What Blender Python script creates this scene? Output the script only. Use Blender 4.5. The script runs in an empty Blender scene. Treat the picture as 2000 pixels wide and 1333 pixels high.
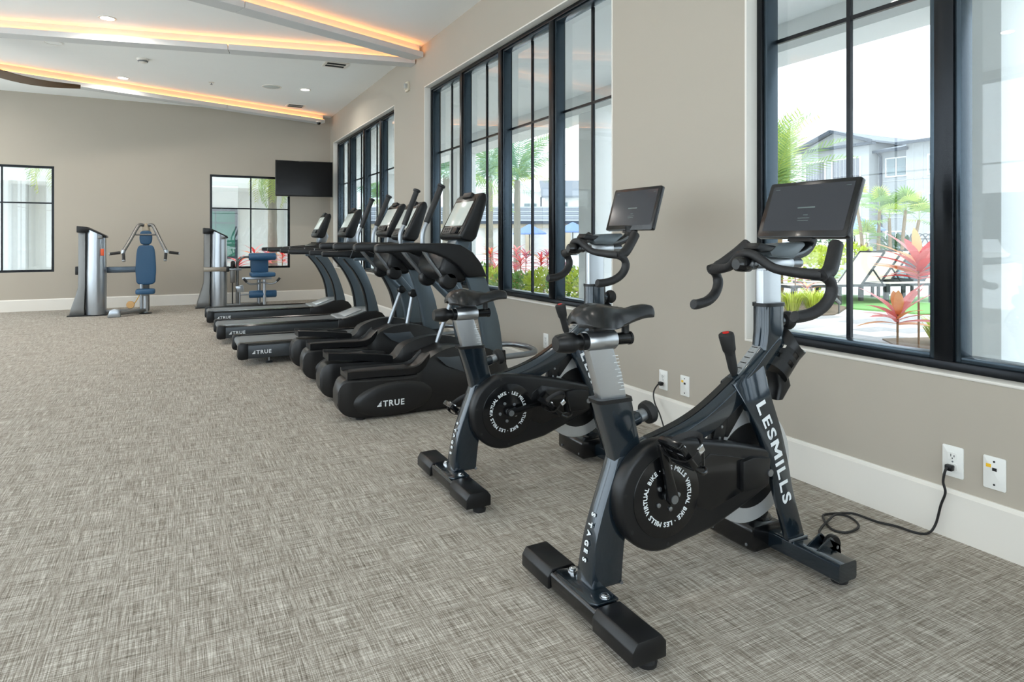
import bpy, bmesh, math, random
from mathutils import Vector, Matrix
R = math.radians
random.seed(7)
SC = bpy.context.scene
COL = SC.collection

# ---------------------------------------------------------------- camera
H_EYE = 1.12
cam_d = bpy.data.cameras.new('camera'); cam = bpy.data.objects.new('camera', cam_d); COL.objects.link(cam)
cam.location = (0, 0, H_EYE); cam.rotation_euler = (R(90), 0, -0.47951)
cam_d.sensor_width = 36; cam_d.lens = 1265.4 / 2000 * 36
cam_d.shift_y = -(666.5 - 467.6) / 2000
cam_d.clip_end = 400; cam_d.clip_start = 0.05
SC.camera = cam

# ---------------------------------------------------------------- world: bright hazy sky
w = bpy.data.worlds.new('sky'); SC.world = w; w.use_nodes = True
nt = w.node_tree; nt.nodes.clear()
out = nt.nodes.new('ShaderNodeOutputWorld'); bg = nt.nodes.new('ShaderNodeBackground')
tc = nt.nodes.new('ShaderNodeTexCoord'); mp = nt.nodes.new('ShaderNodeMapping'); nz = nt.nodes.new('ShaderNodeTexNoise')
mp.inputs['Scale'].default_value = (1.2, 1.2, 3.0)
nz.inputs['Scale'].default_value = 1.6; nz.inputs['Detail'].default_value = 5
cr = nt.nodes.new('ShaderNodeValToRGB')
cr.color_ramp.elements[0].position = 0.35; cr.color_ramp.elements[0].color = (0.78, 0.90, 1.0, 1)
cr.color_ramp.elements[1].position = 0.62; cr.color_ramp.elements[1].color = (0.92, 0.97, 1.0, 1)
nt.links.new(tc.outputs['Generated'], mp.inputs[0]); nt.links.new(mp.outputs[0], nz.inputs['Vector'])
nt.links.new(nz.outputs['Fac'], cr.inputs[0]); nt.links.new(cr.outputs[0], bg.inputs['Color'])
bg.inputs['Strength'].default_value = 2.8
nt.links.new(bg.outputs[0], out.inputs[0])

# ---------------------------------------------------------------- hazy sun, high behind the building
sun_d = bpy.data.lights.new('sun', 'SUN'); sun_d.energy = 2.8; sun_d.angle = R(12); sun_d.color = (1, 0.98, 0.95)
sun = bpy.data.objects.new('sun', sun_d); COL.objects.link(sun)
sun.rotation_euler = (R(5), R(-30), 0); sun.location = (-20, 0, 30)

vs = SC.view_settings
SC.display_settings.display_device = 'sRGB'
vs.view_transform = 'Standard'; vs.look = 'None'; vs.gamma = 1; vs.use_curve_mapping = False
vs.exposure = 0.56
SC.cycles.use_denoising = True
SC.cycles.max_bounces = 8; SC.cycles.diffuse_bounces = 5; SC.cycles.glossy_bounces = 4
SC.cycles.transparent_max_bounces = 16; SC.cycles.transmission_bounces = 4
SC.cycles.caustics_reflective = False; SC.cycles.caustics_refractive = False
SC.cycles.sample_clamp_indirect = 6

# ---------------------------------------------------------------- colour and materials
def lin(c):
    return tuple((x / 12.92 if x <= 0.04045 else ((x + 0.055) / 1.055) ** 2.4) for x in (v / 255 for v in c))
MATS = {}
def mat(name, rgb, rough=0.5, metal=0.0, var=0.06, scale=18.0, bump=0.0, coat=0.0, spec=0.5, emit=None, estr=0.0, stretch=None):
    """principled material with a light procedural mottling of colour and roughness"""
    if name in MATS: return MATS[name]
    m = bpy.data.materials.new(name); m.use_nodes = True; t = m.node_tree; b = t.nodes['Principled BSDF']
    c = lin(rgb) if max(rgb) > 1 else rgb
    b.inputs['Roughness'].default_value = rough; b.inputs['Metallic'].default_value = metal
    b.inputs['Coat Weight'].default_value = coat; b.inputs['Coat Roughness'].default_value = 0.08
    b.inputs['Specular IOR Level'].default_value = spec
    tc = t.nodes.new('ShaderNodeTexCoord'); n = t.nodes.new('ShaderNodeTexNoise')
    n.inputs['Scale'].default_value = scale; n.inputs['Detail'].default_value = 4
    if stretch:
        mp = t.nodes.new('ShaderNodeMapping'); mp.inputs['Scale'].default_value = stretch
        t.links.new(tc.outputs['Object'], mp.inputs[0]); t.links.new(mp.outputs[0], n.inputs['Vector'])
    else:
        t.links.new(tc.outputs['Object'], n.inputs['Vector'])
    mx = t.nodes.new('ShaderNodeMix'); mx.data_type = 'RGBA'
    mx.inputs[6].default_value = tuple(max(0, x * (1 - var)) for x in c) + (1,)
    mx.inputs[7].default_value = tuple(min(1, x * (1 + var)) for x in c) + (1,)
    t.links.new(n.outputs['Fac'], mx.inputs[0]); t.links.new(mx.outputs[2], b.inputs['Base Color'])
    if bump:
        bp = t.nodes.new('ShaderNodeBump'); bp.inputs['Strength'].default_value = bump; bp.inputs['Distance'].default_value = 0.01
        t.links.new(n.outputs['Fac'], bp.inputs['Height']); t.links.new(bp.outputs[0], b.inputs['Normal'])
    if emit is not None:
        b.inputs['Emission Color'].default_value = (lin(emit) if max(emit) > 1 else emit) + (1,)
        b.inputs['Emission Strength'].default_value = estr
    MATS[name] = m; return m

def glass_mat(name, tint, refl=0.9):
    m = bpy.data.materials.new(name); m.use_nodes = True; t = m.node_tree; t.nodes.clear()
    o = t.nodes.new('ShaderNodeOutputMaterial'); tr = t.nodes.new('ShaderNodeBsdfTransparent'); gl = t.nodes.new('ShaderNodeBsdfGlossy')
    tr.inputs[0].default_value = tint + (1,); gl.inputs['Roughness'].default_value = 0.0; gl.inputs[0].default_value = (refl, refl, refl, 1)
    lw = t.nodes.new('ShaderNodeLayerWeight'); lw.inputs['Blend'].default_value = 0.5           # Schlick reflectance, the same from either side of the pane
    pw = t.nodes.new('ShaderNodeMath'); pw.operation = 'POWER'; pw.inputs[1].default_value = 5.0; t.links.new(lw.outputs['Facing'], pw.inputs[0])
    fr = t.nodes.new('ShaderNodeMath'); fr.operation = 'MULTIPLY_ADD'; fr.inputs[1].default_value = 0.94; fr.inputs[2].default_value = 0.05; t.links.new(pw.outputs[0], fr.inputs[0])
    mx = t.nodes.new('ShaderNodeMixShader'); t.links.new(fr.outputs[0], mx.inputs[0]); t.links.new(tr.outputs[0], mx.inputs[1]); t.links.new(gl.outputs[0], mx.inputs[2])
    t.links.new(mx.outputs[0], o.inputs[0]); MATS[name] = m; return m

# ---------------------------------------------------------------- mesh building
def spl(pts, n=6, closed=False):
    """Catmull-Rom through points of any dimension"""
    P = [Vector(p) for p in pts]; o = []; L = len(P)
    rng = range(L) if closed else range(L - 1)
    for i in rng:
        if closed: a, b, c, d = P[i - 1], P[i], P[(i + 1) % L], P[(i + 2) % L]
        else: a, b, c, d = P[max(i - 1, 0)], P[i], P[i + 1], P[min(i + 2, L - 1)]
        for k in range(n):
            t = k / n
            o.append(0.5 * ((2 * b) + (c - a) * t + (2 * a - 5 * b + 4 * c - d) * t * t + (3 * b - a - 3 * c + d) * t ** 3))
    if not closed: o.append(P[-1])
    return o

class MB:
    def __init__(s): s.v = []; s.f = []
    def add(s, vs, fs):
        k = len(s.v); s.v += [tuple(x) for x in vs]; s.f += [tuple(i + k for i in f) for f in fs]; return s
    def box(s, x0, x1, y0, y1, z0, z1):
        return s.add([(x0, y0, z0), (x1, y0, z0), (x1, y1, z0), (x0, y1, z0), (x0, y0, z1), (x1, y0, z1), (x1, y1, z1), (x0, y1, z1)],
                     [(0, 3, 2, 1), (4, 5, 6, 7), (0, 1, 5, 4), (1, 2, 6, 5), (2, 3, 7, 6), (3, 0, 4, 7)])
    def bar(s, p, q, w, h, up=(0, 0, 1)):
        """box running from p to q, w wide across and h high along up"""
        p, q = Vector(p), Vector(q); d = (q - p).normalized(); u = Vector(up); r = d.cross(u).normalized(); u = r.cross(d)
        c = [(-w / 2, -h / 2), (w / 2, -h / 2), (w / 2, h / 2), (-w / 2, h / 2)]
        return s.add([p + r * a + u * b for a, b in c] + [q + r * a + u * b for a, b in c],
                     [(0, 1, 2, 3), (7, 6, 5, 4), (0, 4, 5, 1), (1, 5, 6, 2), (2, 6, 7, 3), (3, 7, 4, 0)])
    def loft(s, secs, caps=True, closed=False):
        n = len(secs[0]); k = len(s.v); s.v += [tuple(p) for se in secs for p in se]; m = len(secs)
        for i in range(m if closed else m - 1):
            a = k + i * n; b = k + ((i + 1) % m) * n
            for j in range(n): s.f.append((a + j, a + (j + 1) % n, b + (j + 1) % n, b + j))
        if caps and not closed:
            s.f.append(tuple(k + j for j in reversed(range(n)))); s.f.append(tuple(k + (m - 1) * n + j for j in range(n)))
        return s
    def tube(s, pts, r, n=10, caps=True, closed=False, flat=1.0, ref=None):
        P = [Vector(p) for p in pts]; m = len(P); rr = r if isinstance(r, (list, tuple)) else [r] * m
        T = []
        for i in range(m):
            if closed: T.append((P[(i + 1) % m] - P[i - 1]).normalized())
            else: T.append((P[min(i + 1, m - 1)] - P[max(i - 1, 0)]).normalized())
        N = Vector(ref) if ref else (Vector((0, 0, 1)) if abs(T[0].z) < 0.9 else Vector((1, 0, 0)))
        secs = []
        for i in range(m):
            N = (N - T[i] * N.dot(T[i])).normalized(); B = T[i].cross(N)
            secs.append([P[i] + (N * math.cos(2 * math.pi * j / n) + B * math.sin(2 * math.pi * j / n) * flat) * rr[i] for j in range(n)])
        return s.loft(secs, caps, closed)
    def rod(s, p, q, r, n=12, r2=None): return s.tube([p, q], [r, r2 if r2 is not None else r], n)
    def prism(s, poly, a, b, ax='y'):
        """closed outline poly in the plane across axis ax, pushed from a to b"""
        def P(u, v, w): return {'y': (u, w, v), 'x': (w, u, v), 'z': (u, v, w)}[ax]
        n = len(poly); k = len(s.v)
        s.v += [P(p[0], p[1], a) for p in poly] + [P(p[0], p[1], b) for p in poly]
        s.f.append(tuple(k + i for i in range(n))); s.f.append(tuple(k + n + i for i in reversed(range(n))))
        for i in range(n): s.f.append((k + i, k + n + i, k + n + (i + 1) % n, k + (i + 1) % n))
        return s
    def lathe(s, prof, o=(0, 0, 0), ax=(0, 0, 1), n=20, loop=False):
        """prof of (radius, height along ax)"""
        ax = Vector(ax).normalized(); o = Vector(o); N = ax.orthogonal().normalized(); B = ax.cross(N)
        secs = [[o + ax * h + (N * math.cos(2 * math.pi * j / n) + B * math.sin(2 * math.pi * j / n)) * max(r, 1e-4) for j in range(n)] for r, h in prof]
        if loop:
            return s.loft([[se[j] for se in secs] for j in range(n)], caps=False, closed=True)
        return s.loft(secs)
    def torus(s, o, ax, r, q, n=24, m=8, a0=0, a1=None):
        ax = Vector(ax).normalized(); o = Vector(o); N = ax.orthogonal().normalized(); B = ax.cross(N)
        return s.tube([o + (N * math.cos(2 * math.pi * j / n) + B * math.sin(2 * math.pi * j / n)) * r for j in range(n)], q, m, closed=True)
    def build(s, name, m, parent=None, bev=0.0, seg=2, sharp=38, loc=None, smooth=True):
        me = bpy.data.meshes.new(name); me.from_pydata([tuple(x) for x in s.v], [], s.f)
        bm = bmesh.new(); bm.from_mesh(me); bmesh.ops.recalc_face_normals(bm, faces=bm.faces)
        if bev:
            ed = [e for e in bm.edges if len(e.link_faces) == 2 and e.calc_face_angle(0) > R(30)]
            bmesh.ops.bevel(bm, geom=ed, offset=bev, segments=seg, affect='EDGES', profile=0.5, clamp_overlap=True)
        bm.to_mesh(me); bm.free()
        if smooth:
            me.polygons.foreach_set('use_smooth', [True] * len(me.polygons)); me.set_sharp_from_angle(angle=R(sharp))
        me.materials.append(m)
        o = bpy.data.objects.new(name, me); COL.objects.link(o)
        if parent: o.parent = parent
        if loc: o.location = loc
        return o

def tag(o, label=None, cat=None, group=None, kind=None):
    if label: o['label'] = label
    if cat: o['category'] = cat
    if group: o['group'] = group
    if kind: o['kind'] = kind
    return o
def thing(name, label, cat, loc=(0, 0, 0), rz=0, group=None):
    o = bpy.data.objects.new(name, None); COL.objects.link(o); o.location = loc; o.rotation_euler = (0, 0, rz); o.empty_display_size = 0.1
    return tag(o, label, cat, group)
def struct(o): o['kind'] = 'structure'; return o
def sroot(name, loc=(0, 0, 0)):
    o = bpy.data.objects.new(name, None); COL.objects.link(o); o.location = loc; return struct(o)
def link(name, me, parent=None, loc=(0, 0, 0), rot=(0, 0, 0), scale=None):
    o = bpy.data.objects.new(name, me); COL.objects.link(o); o.parent = parent; o.location = loc; o.rotation_euler = rot
    if scale: o.scale = scale
    return o
def dup(o, parent=None, **kw):
    c = o.copy(); COL.objects.link(c)
    if parent: c.parent = parent
    for ch in list(o.children): dup(ch, c)
    for k, v in kw.items():
        if k == 'loc': c.location = v
        elif k == 'rz': c.rotation_euler[2] = v
        else: c[k] = v
    return c
def text_geo(s, size=1.0, bold=0.02, shear=0.0, extrude=0.0008, space=1.0, align='LEFT'):
    cu = bpy.data.curves.new('t', 'FONT'); cu.body = s; cu.size = size; cu.offset = bold * size; cu.shear = shear; cu.extrude = extrude
    cu.space_character = space; cu.align_x = align; cu.resolution_u = 3
    o = bpy.data.objects.new('t', cu); COL.objects.link(o)
    me = bpy.data.meshes.new_from_object(o)
    vs = [v.co.copy() for v in me.vertices]; fs = [tuple(p.vertices) for p in me.polygons]
    bpy.data.objects.remove(o); bpy.data.curves.remove(cu); bpy.data.meshes.remove(me)
    return vs, fs
def put_text(mb, geo, o, right, up, sx=1.0):
    o, right, up = Vector(o), Vector(right).normalized(), Vector(up).normalized(); nrm = right.cross(up)
    return mb.add([o + right * v.x * sx + up * v.y + nrm * v.z for v in geo[0]], geo[1])
def rrect(x0, x1, y0, y1, r, n=4):
    o = []
    for cx, cy, a in ((x1 - r, y1 - r, 0), (x0 + r, y1 - r, 90), (x0 + r, y0 + r, 180), (x1 - r, y0 + r, 270)):
        for k in range(n + 1):
            t = R(a + 90 * k / n); o.append((cx + r * math.cos(t), cy + r * math.sin(t)))
    return o

# ---------------------------------------------------------------- shared materials
NAVY = mat('charcoal blue paint', (28, 41, 51), 0.2, 0.5, 0.05, 40, coat=1.0)
BLK = mat('black moulded plastic', (16, 17, 19), 0.36, 0, 0.1, 60, spec=0.4)
BLKG = mat('gloss black plastic', (12, 13, 15), 0.2, 0, 0.1, 60, coat=0.2, spec=0.4)
RUB = mat('black rubber', (22, 22, 23), 0.6, 0, 0.15, 90, bump=0.1)
FOAM = mat('black foam grip', (24, 24, 26), 0.55, 0, 0.1, 120, bump=0.1)
ALU = mat('brushed aluminium', (188, 192, 196), 0.3, 0.95, 0.06, 30, stretch=(2, 60, 60))
STEEL = mat('satin steel', (150, 155, 160), 0.3, 0.9, 0.08, 40)
CHROME = mat('chrome', (205, 208, 212), 0.12, 1.0, 0.03, 30)
WHITE_INK = mat('white ink', (225, 230, 232), 0.6, 0, 0.02, 30)
# ================================================================ THE ROOM
W = 2.592; WO = 2.80; YB = 12.41; ZC = 3.405; XL = -4.3; YR = -3.4
WALL = mat('wall paint warm grey', (176, 168, 155), 0.75, 0, 0.02, 3)
CEIL = mat('ceiling paint', (243, 246, 245), 0.8, 0, 0.015, 3)
TRIM = mat('white trim paint', (226, 222, 214), 0.45, 0, 0.02, 6)
STUCCO = mat('white stucco', (240, 241, 239), 0.85, 0, 0.03, 30, bump=0.15)
FRAME = mat('dark bronze window metal', (27, 30, 34), 0.25, 0.6, 0.05, 30)
SASH = mat('slate anodised sash', (64, 76, 85), 0.25, 0.7, 0.04, 30)
GLASS = glass_mat('tinted window glass', (0.74, 0.77, 0.785))
CLEAR = glass_mat('clear window glass', (0.94, 0.96, 0.97))  # only for the added windows, to pass more daylight

def carpet():
    m = bpy.data.materials.new('woven carpet'); m.use_nodes = True; t = m.node_tree; b = t.nodes['Principled BSDF']
    tc = t.nodes.new('ShaderNodeTexCoord')
    def noise(sc, detail=3, rough=0.6, scale=1.0):
        mp = t.nodes.new('ShaderNodeMapping'); mp.inputs['Scale'].default_value = sc
        n = t.nodes.new('ShaderNodeTexNoise'); n.inputs['Scale'].default_value = scale; n.inputs['Detail'].default_value = detail; n.inputs['Roughness'].default_value = rough
        t.links.new(tc.outputs['Object'], mp.inputs[0]); t.links.new(mp.outputs[0], n.inputs['Vector']); return n.outputs['Fac']
    def math_(op, a, b_, clamp=False):
        n = t.nodes.new('ShaderNodeMath'); n.operation = op; n.use_clamp = clamp
        for i, x in enumerate((a, b_)):
            if isinstance(x, (int, float)): n.inputs[i].default_value = x
            else: t.links.new(x, n.inputs[i])
        return n.outputs[0]
    a = noise((6, 330, 1)); c = noise((330, 6, 1)); d = noise((22, 420, 1), 2); e = noise((420, 22, 1), 2); g = noise((1.1, 1.1, 1), 2)
    big = noise((2.5, 34, 1), 3); big2 = noise((34, 2.5, 1), 3)
    s = math_('ADD', math_('MULTIPLY', math_('ADD', a, c), 0.36), math_('MULTIPLY', math_('ADD', d, e), 0.20))
    s = math_('ADD', s, math_('MULTIPLY', math_('ADD', big, big2), 0.06))
    s = math_('SUBTRACT', s, 0.12)
    r = t.nodes.new('ShaderNodeValToRGB'); cr = r.color_ramp
    cr.elements[0].position = 0.35; cr.elements[0].color = lin((66, 59, 51)) + (1,)
    cr.elements[1].position = 0.64; cr.elements[1].color = lin((222, 217, 208)) + (1,)
    k = cr.elements.new(0.48); k.color = lin((141, 133, 122)) + (1,)
    t.links.new(s, r.inputs[0]); t.links.new(r.outputs[0], b.inputs['Base Color']); b.inputs['Roughness'].default_value = 0.9
    b.inputs['Specular IOR Level'].default_value = 0.25
    bp = t.nodes.new('ShaderNodeBump'); bp.inputs['Strength'].default_value = 0.25; bp.inputs['Distance'].default_value = 0.004
    t.links.new(s, bp.inputs['Height']); t.links.new(bp.outputs[0], b.inputs['Normal'])
    return m

struct(MB().box(XL, W, YR, YB, -0.12, 0).build('floor', carpet()))
struct(MB().box(XL - 0.2, WO, YR - 0.2, YB + 0.2, ZC, ZC + 0.15).build('ceiling', CEIL))

def wall_with_openings(name, fixed, lo, hi, ops, axis, z1=ZC):
    """wall slab between fixed[0] and fixed[1]; ops are (lo, hi, z0, z1) openings along it"""
    m = MB()
    def b(a, c, z0, zz):
        if c - a < 1e-4 or zz - z0 < 1e-4: return
        if axis == 'y': m.box(fixed[0], fixed[1], a, c, z0, zz)
        else: m.box(a, c, fixed[0], fixed[1], z0, zz)
    p = lo
    for a, c, z0, zz in sorted(ops):
        b(p, a, 0, z1); b(a, c, 0, z0); b(a, c, zz, z1); p = c
    b(p, hi, 0, z1)
    return struct(m.build(name, WALL, smooth=False))
ZS, ZH = 0.60, 2.91
WIN = [(8.374, 12.137), (3.526, 7.214), (-1.31, 2.396), (-3.2, -1.75)]
wall_with_openings('wall_right', (W, WO), YR - 0.2, YB + 0.2, [(a, b, ZS, ZH) for a, b in WIN], 'y')
BW = [(-3.03, -1.694, 0.605, 2.272), (0.537, 1.869, 0.60, 2.25)]
wall_with_openings('wall_back', (YB, YB + 0.2), XL - 0.2, W, BW, 'x')
LW = [(-3.2, 0.2, 0.08, 3.3), (0.35, 3.75, 0.08, 3.3), (3.9, 7.3, 0.08, 3.3), (7.45, 10.0, 0.08, 3.3), (10.15, 12.3, 0.08, 3.3)]  # unseen left windows, added and enlarged to fill the room with daylight
wall_with_openings('wall_left', (XL - 0.2, XL), YR - 0.2, YB, LW, 'y')
RW = [(-4.15, -1.0, 0.08, 3.3), (-0.85, 2.3, 0.08, 3.3)]  # rear windows out of view, put in for more daylight
wall_with_openings('wall_rear', (YR - 0.2, YR), XL, W, RW, 'x')

def baseboard(name, p, q, inward):
    """profiled board 0.18 m high along a wall from p to q"""
    p, q, n = Vector(p), Vector(q), Vector(inward); pr = [(0, 0), (0.019, 0), (0.019, 0.168), (0.012, 0.174), (0.008, 0.182), (0, 0.182)]
    struct(MB().loft([[e + n * a + Vector((0, 0, b)) for a, b in pr] for e in (p, q)]).build(name, TRIM, sharp=20))
baseboard('baseboard_right', (W, YR, 0), (W, YB, 0), (-1, 0, 0))
baseboard('baseboard_back', (XL, YB, 0), (W - 0.02, YB, 0), (0, -1, 0))
baseboard('baseboard_left', (XL, YR, 0), (XL, YB - 0.02, 0), (1, 0, 0))

# ---------------------------------------------------------------- big side windows: four lights each
def side_window(name, y0, y1, n=4):
    """frame stands 7 cm back in the opening, glass another 7 cm back"""
    r = sroot(name); xf, xg, xb = W + 0.072, W + 0.160, W + 0.185; fw = 0.045
    m = MB(); m.box(xf, xb, y0, y1, ZS, ZS + fw); m.box(xf, xb, y0, y1, ZH - fw, ZH)
    m.box(xf, xb, y0, y0 + fw, ZS + fw, ZH - fw); m.box(xf, xb, y1 - fw, y1, ZS + fw, ZH - fw); m.build('frame', FRAME, r, bev=0.004)
    j = MB(); j.box(W - 0.002, xf, y1 - 0.012, y1, ZS, ZH); j.box(W - 0.002, xf, y0, y0 + 0.012, ZS, ZH); j.box(W - 0.002, xf, y0, y1, ZH - 0.012, ZH); j.build('jamb', TRIM, r)
    MB().box(W - 0.004, xf, y0, y1, ZS - 0.001, ZS + 0.012).build('sill', TRIM, r, bev=0.004)
    st = (y1 - y0) / n; zc = 2.134
    for i in range(1, n):
        y = y0 + st * i; MB().box(xf, xb, y - 0.036, y + 0.036, ZS + fw, ZH - fw).build('mullion', FRAME, r, bev=0.004)
    for i in range(n):
        a = y0 + st * i + (fw if i == 0 else 0.036); b = y0 + st * (i + 1) - (fw if i == n - 1 else 0.036); z0, z1 = ZS + fw, ZH - fw
        s = MB(); t = 0.022                                              # slim glazing bead round the light
        for q in ((a, a + t, z0, z1), (b - t, b, z0, z1), (a + t, b - t, z0, z0 + t), (a + t, b - t, z1 - t, z1)): s.box(xf + 0.012, xg + 0.004, *q)
        s.build('sash', SASH, r, bev=0.003)
        MB().box(xg, xg + 0.004, a + 0.01, b - 0.01, z0 + 0.01, z1 - 0.01).build('glass', GLASS, r, smooth=False)
        c = (a + b) / 2
        MB().box(xg - 0.008, xg + 0.012, c - 0.010, c + 0.010, z0 + t, z1 - t).build('muntin', FRAME, r)
        MB().box(xg - 0.007, xg + 0.011, a + t, b - t, zc - 0.010, zc + 0.010).build('muntin', FRAME, r)
    return r
for i, (a, b) in enumerate(WIN): side_window('window_%d' % (i + 1), a, b, 4 if i < 3 else 2)

def cross_window(name, lo, hi, z0, z1, pos, axis, inward, n=2, zc=None, glass=None):
    r = sroot(name); fw = 0.036; zc = zc if zc else z0 + (z1 - z0) * 0.645; d0, d1 = pos, pos + inward * 0.06
    if d0 > d1: d0, d1 = d1, d0
    def B(m, a, b, c, d, e0=d0, e1=d1):
        if axis == 'x': m.box(a, b, e0, e1, c, d)
        else: m.box(e0, e1, a, b, c, d)
        return m
    m = MB(); B(m, lo, hi, z0, z0 + fw); B(m, lo, hi, z1 - fw, z1); B(m, lo, lo + fw, z0 + fw, z1 - fw); B(m, hi - fw, hi, z0 + fw, z1 - fw); m.build('frame', FRAME, r)
    g = (d0 + d1) / 2; ys = [lo + fw] + [lo + (hi - lo) * k / n for k in range(1, n)] + [hi - fw]
    B(MB(), lo + 0.01, hi - 0.01, z0 + 0.01, z1 - 0.01, g - 0.002, g + 0.002).build('glass', glass or GLASS, r, smooth=False)
    for k in range(1, n): B(MB(), ys[k] - 0.011, ys[k] + 0.011, z0 + fw, z1 - fw, g - 0.014, g + 0.014).build('muntin', FRAME, r)
    for k in range(n): B(MB(), ys[k] + (0.011 if k else 0), ys[k + 1] - (0.011 if k < n - 1 else 0), zc - 0.011, zc + 0.011, g - 0.013, g + 0.013).build('muntin', FRAME, r)
    return r
cross_window('window_5', *BW[0], YB + 0.02, 'x', 1, zc=1.69); cross_window('window_6', *BW[1], YB + 0.02, 'x', 1, zc=1.665)
for i, o in enumerate(LW): cross_window('window_%d' % (7 + i), *o, XL - 0.08, 'y', -1, n=3, glass=CLEAR)  # glazing of the added left windows
for i, o in enumerate(RW): cross_window('window_%d' % (12 + i), *o, YR - 0.08, 'x', -1, n=3, glass=CLEAR)  # glazing of the added rear windows

# ---------------------------------------------------------------- ceiling beams with a lit cove along their near edge
BEAM = mat('beam paint', (206, 208, 208), 0.7, 0, 0.02, 4)
LED = mat('amber light strip', (255, 170, 90), 0.5, emit=(1.0, 0.37, 0.095), estr=7.5)
def beam(name, P, Q, wd=0.20, joints=(), zb=3.25):
    r = sroot(name); P, Q = Vector(P), Vector(Q); u = (Q - P).normalized(); n = Vector((-u.y, u.x)); L = (Q - P).length
    def slab(a, b, o0, o1, z0, z1):
        c = [P + u * a + n * o0, P + u * b + n * o0, P + u * b + n * o1, P + u * a + n * o1]
        return MB().prism([(p.x, p.y) for p in c], z0, z1, 'z')
    cuts = [0] + list(joints) + [L]
    for a, b in zip(cuts, cuts[1:]): slab(a + 0.004, b - 0.004, 0, wd, zb, zb + 0.062).build('tray', BEAM, r, smooth=False)
    slab(0, L, 0.075, wd - 0.01, zb + 0.062, ZC).build('core', BEAM, r, smooth=False)
    slab(0, L, 0.040, 0.056, zb + 0.062, zb + 0.072).build('light_strip', LED, r, smooth=False)
beam('trim_1', (-3.9, 8.84), (2.58, 7.49), joints=(4.52,))
beam('trim_2', (-2.6, 5.19), (2.58, 7.20), joints=(3.4,))
beam('trim_3', (-4.0, 9.75), (2.44, 12.11), joints=(1.5, 5.06))

# ---------------------------------------------------------------- ceiling fixtures
LENS = mat('lamp lens', (255, 244, 225), 0.4, emit=(1.0, 0.93, 0.82), estr=14.0)
def downlight(x, y, label, group=None, power=12.0):
    t = thing('downlight', label, 'ceiling light', (x, y, ZC), group=group)
    MB().lathe([(0.062, -0.004), (0.064, -0.008), (0.082, -0.006), (0.084, 0.0), (0.062, 0.0)], n=24, loop=True).build('trim_ring', TRIM, t)
    MB().lathe([(0.0, -0.003), (0.061, -0.003), (0.061, 0.0), (0, 0)], n=24).build('lens', LENS, t)
    d = bpy.data.lights.new('downlight_lamp', 'AREA'); d.shape = 'DISK'; d.size = 0.12; d.energy = power; d.color = (1.0, 0.94, 0.86); d.spread = R(165)
    o = bpy.data.objects.new('downlight_lamp', d); COL.objects.link(o); o.parent = t; o.location = (0, 0, -0.012)
    return t
downlight(-0.62, 7.86, 'round recessed downlight just in front of the long ceiling beam, nearest of those in view')
downlight(-0.655, 10.67, 'round recessed downlight between two beams, close to the bowed fan blade')
downlight(1.76, 10.22, 'round recessed downlight beside the flat round ceiling speaker')
for x in (-2.6, -0.64, 1.2):  # lamps out of view, added to light the front of the room
    for y in (-1.4, 1.2, 3.8):
        downlight(x, y, 'added unseen downlight in the ceiling above and behind the exercise bikes', 'added downlights over the front of the room', 3.0)
for x, y in ((-2.6, 6.4), (-3.6, 9.2), (-2.9, 11.2)):  # more unseen lamps, added to brighten the back half
    downlight(x, y, 'added unseen downlight in the ceiling beyond the fan', 'added downlights beyond the fan')

VENTD = mat('dark duct', (30, 33, 35), 0.6)
def vent(x, y, label):
    t = thing('ceiling_vent', label, 'vent', (x, y, ZC))
    m = MB(); a, b = 0.15, 0.13
    for q in ((-a, a, -b, -b + 0.03), (-a, a, b - 0.03, b), (-a, -a + 0.03, -b + 0.03, b - 0.03), (a - 0.03, a, -b + 0.03, b - 0.03)): m.box(q[0], q[1], q[2], q[3], -0.012, 0)
    m.build('frame', TRIM, t, bev=0.002)
    MB().box(-a + 0.03, a - 0.03, -b + 0.03, b - 0.03, -0.002, 0).build('duct_opening', VENTD, t)
    for k in range(5):
        yy = -b + 0.05 + k * 0.04; MB().bar((-a + 0.03, yy, -0.008), (a - 0.03, yy, -0.008), 0.022, 0.002, (0, 0.5, 1)).build('louver', VENTD if k != 2 else TRIM, t)
vent(1.86, 8.57, 'square white ceiling vent with dark louvers, the larger one near the beam end')
vent(1.82, 11.51, 'square white ceiling vent with dark louvers, the smaller one in the far corner')
SPK = mat('speaker grille', (196, 202, 200), 0.8, 0, 0.1, 200)
t = thing('ceiling_speaker', 'flat round grey speaker grille in the white ceiling', 'speaker', (1.285, 10.264, ZC))
MB().lathe([(0, -0.006), (0.115, -0.006), (0.118, -0.004), (0.118, 0), (0, 0)], n=28).build('grille', SPK, t)
MB().lathe([(0.118, -0.001), (0.120, -0.008), (0.138, -0.006), (0.14, 0), (0.118, 0)], n=28, loop=True).build('rim', TRIM, t)
t = thing('access_ring', 'faint round cover plate in the ceiling above the fan blade', 'cover plate', (-1.249, 9.123, ZC))
MB().lathe([(0, -0.004), (0.10, -0.004), (0.104, 0), (0, 0)], n=28).build('plate', CEIL, t); MB().torus((0, 0, -0.004), (0, 0, 1), 0.09, 0.003, 28, 6).build('rim', TRIM, t)
t = thing('smoke_detector', 'white smoke detector dome with a grey vent ring between two ceiling beams', 'detector', (-0.362, 9.431, ZC))
MB().lathe([(0, -0.052), (0.03, -0.052), (0.048, -0.044), (0.062, -0.02), (0.07, -0.014), (0.07, 0), (0, 0)], n=24).build('body', TRIM, t)
MB().lathe([(0.05, -0.043), (0.0535, -0.043), (0.0612, -0.028), (0.058, -0.026)], n=24, loop=True).build('vent_ring', mat('grey plastic', (110, 112, 112), 0.5), t)
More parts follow.
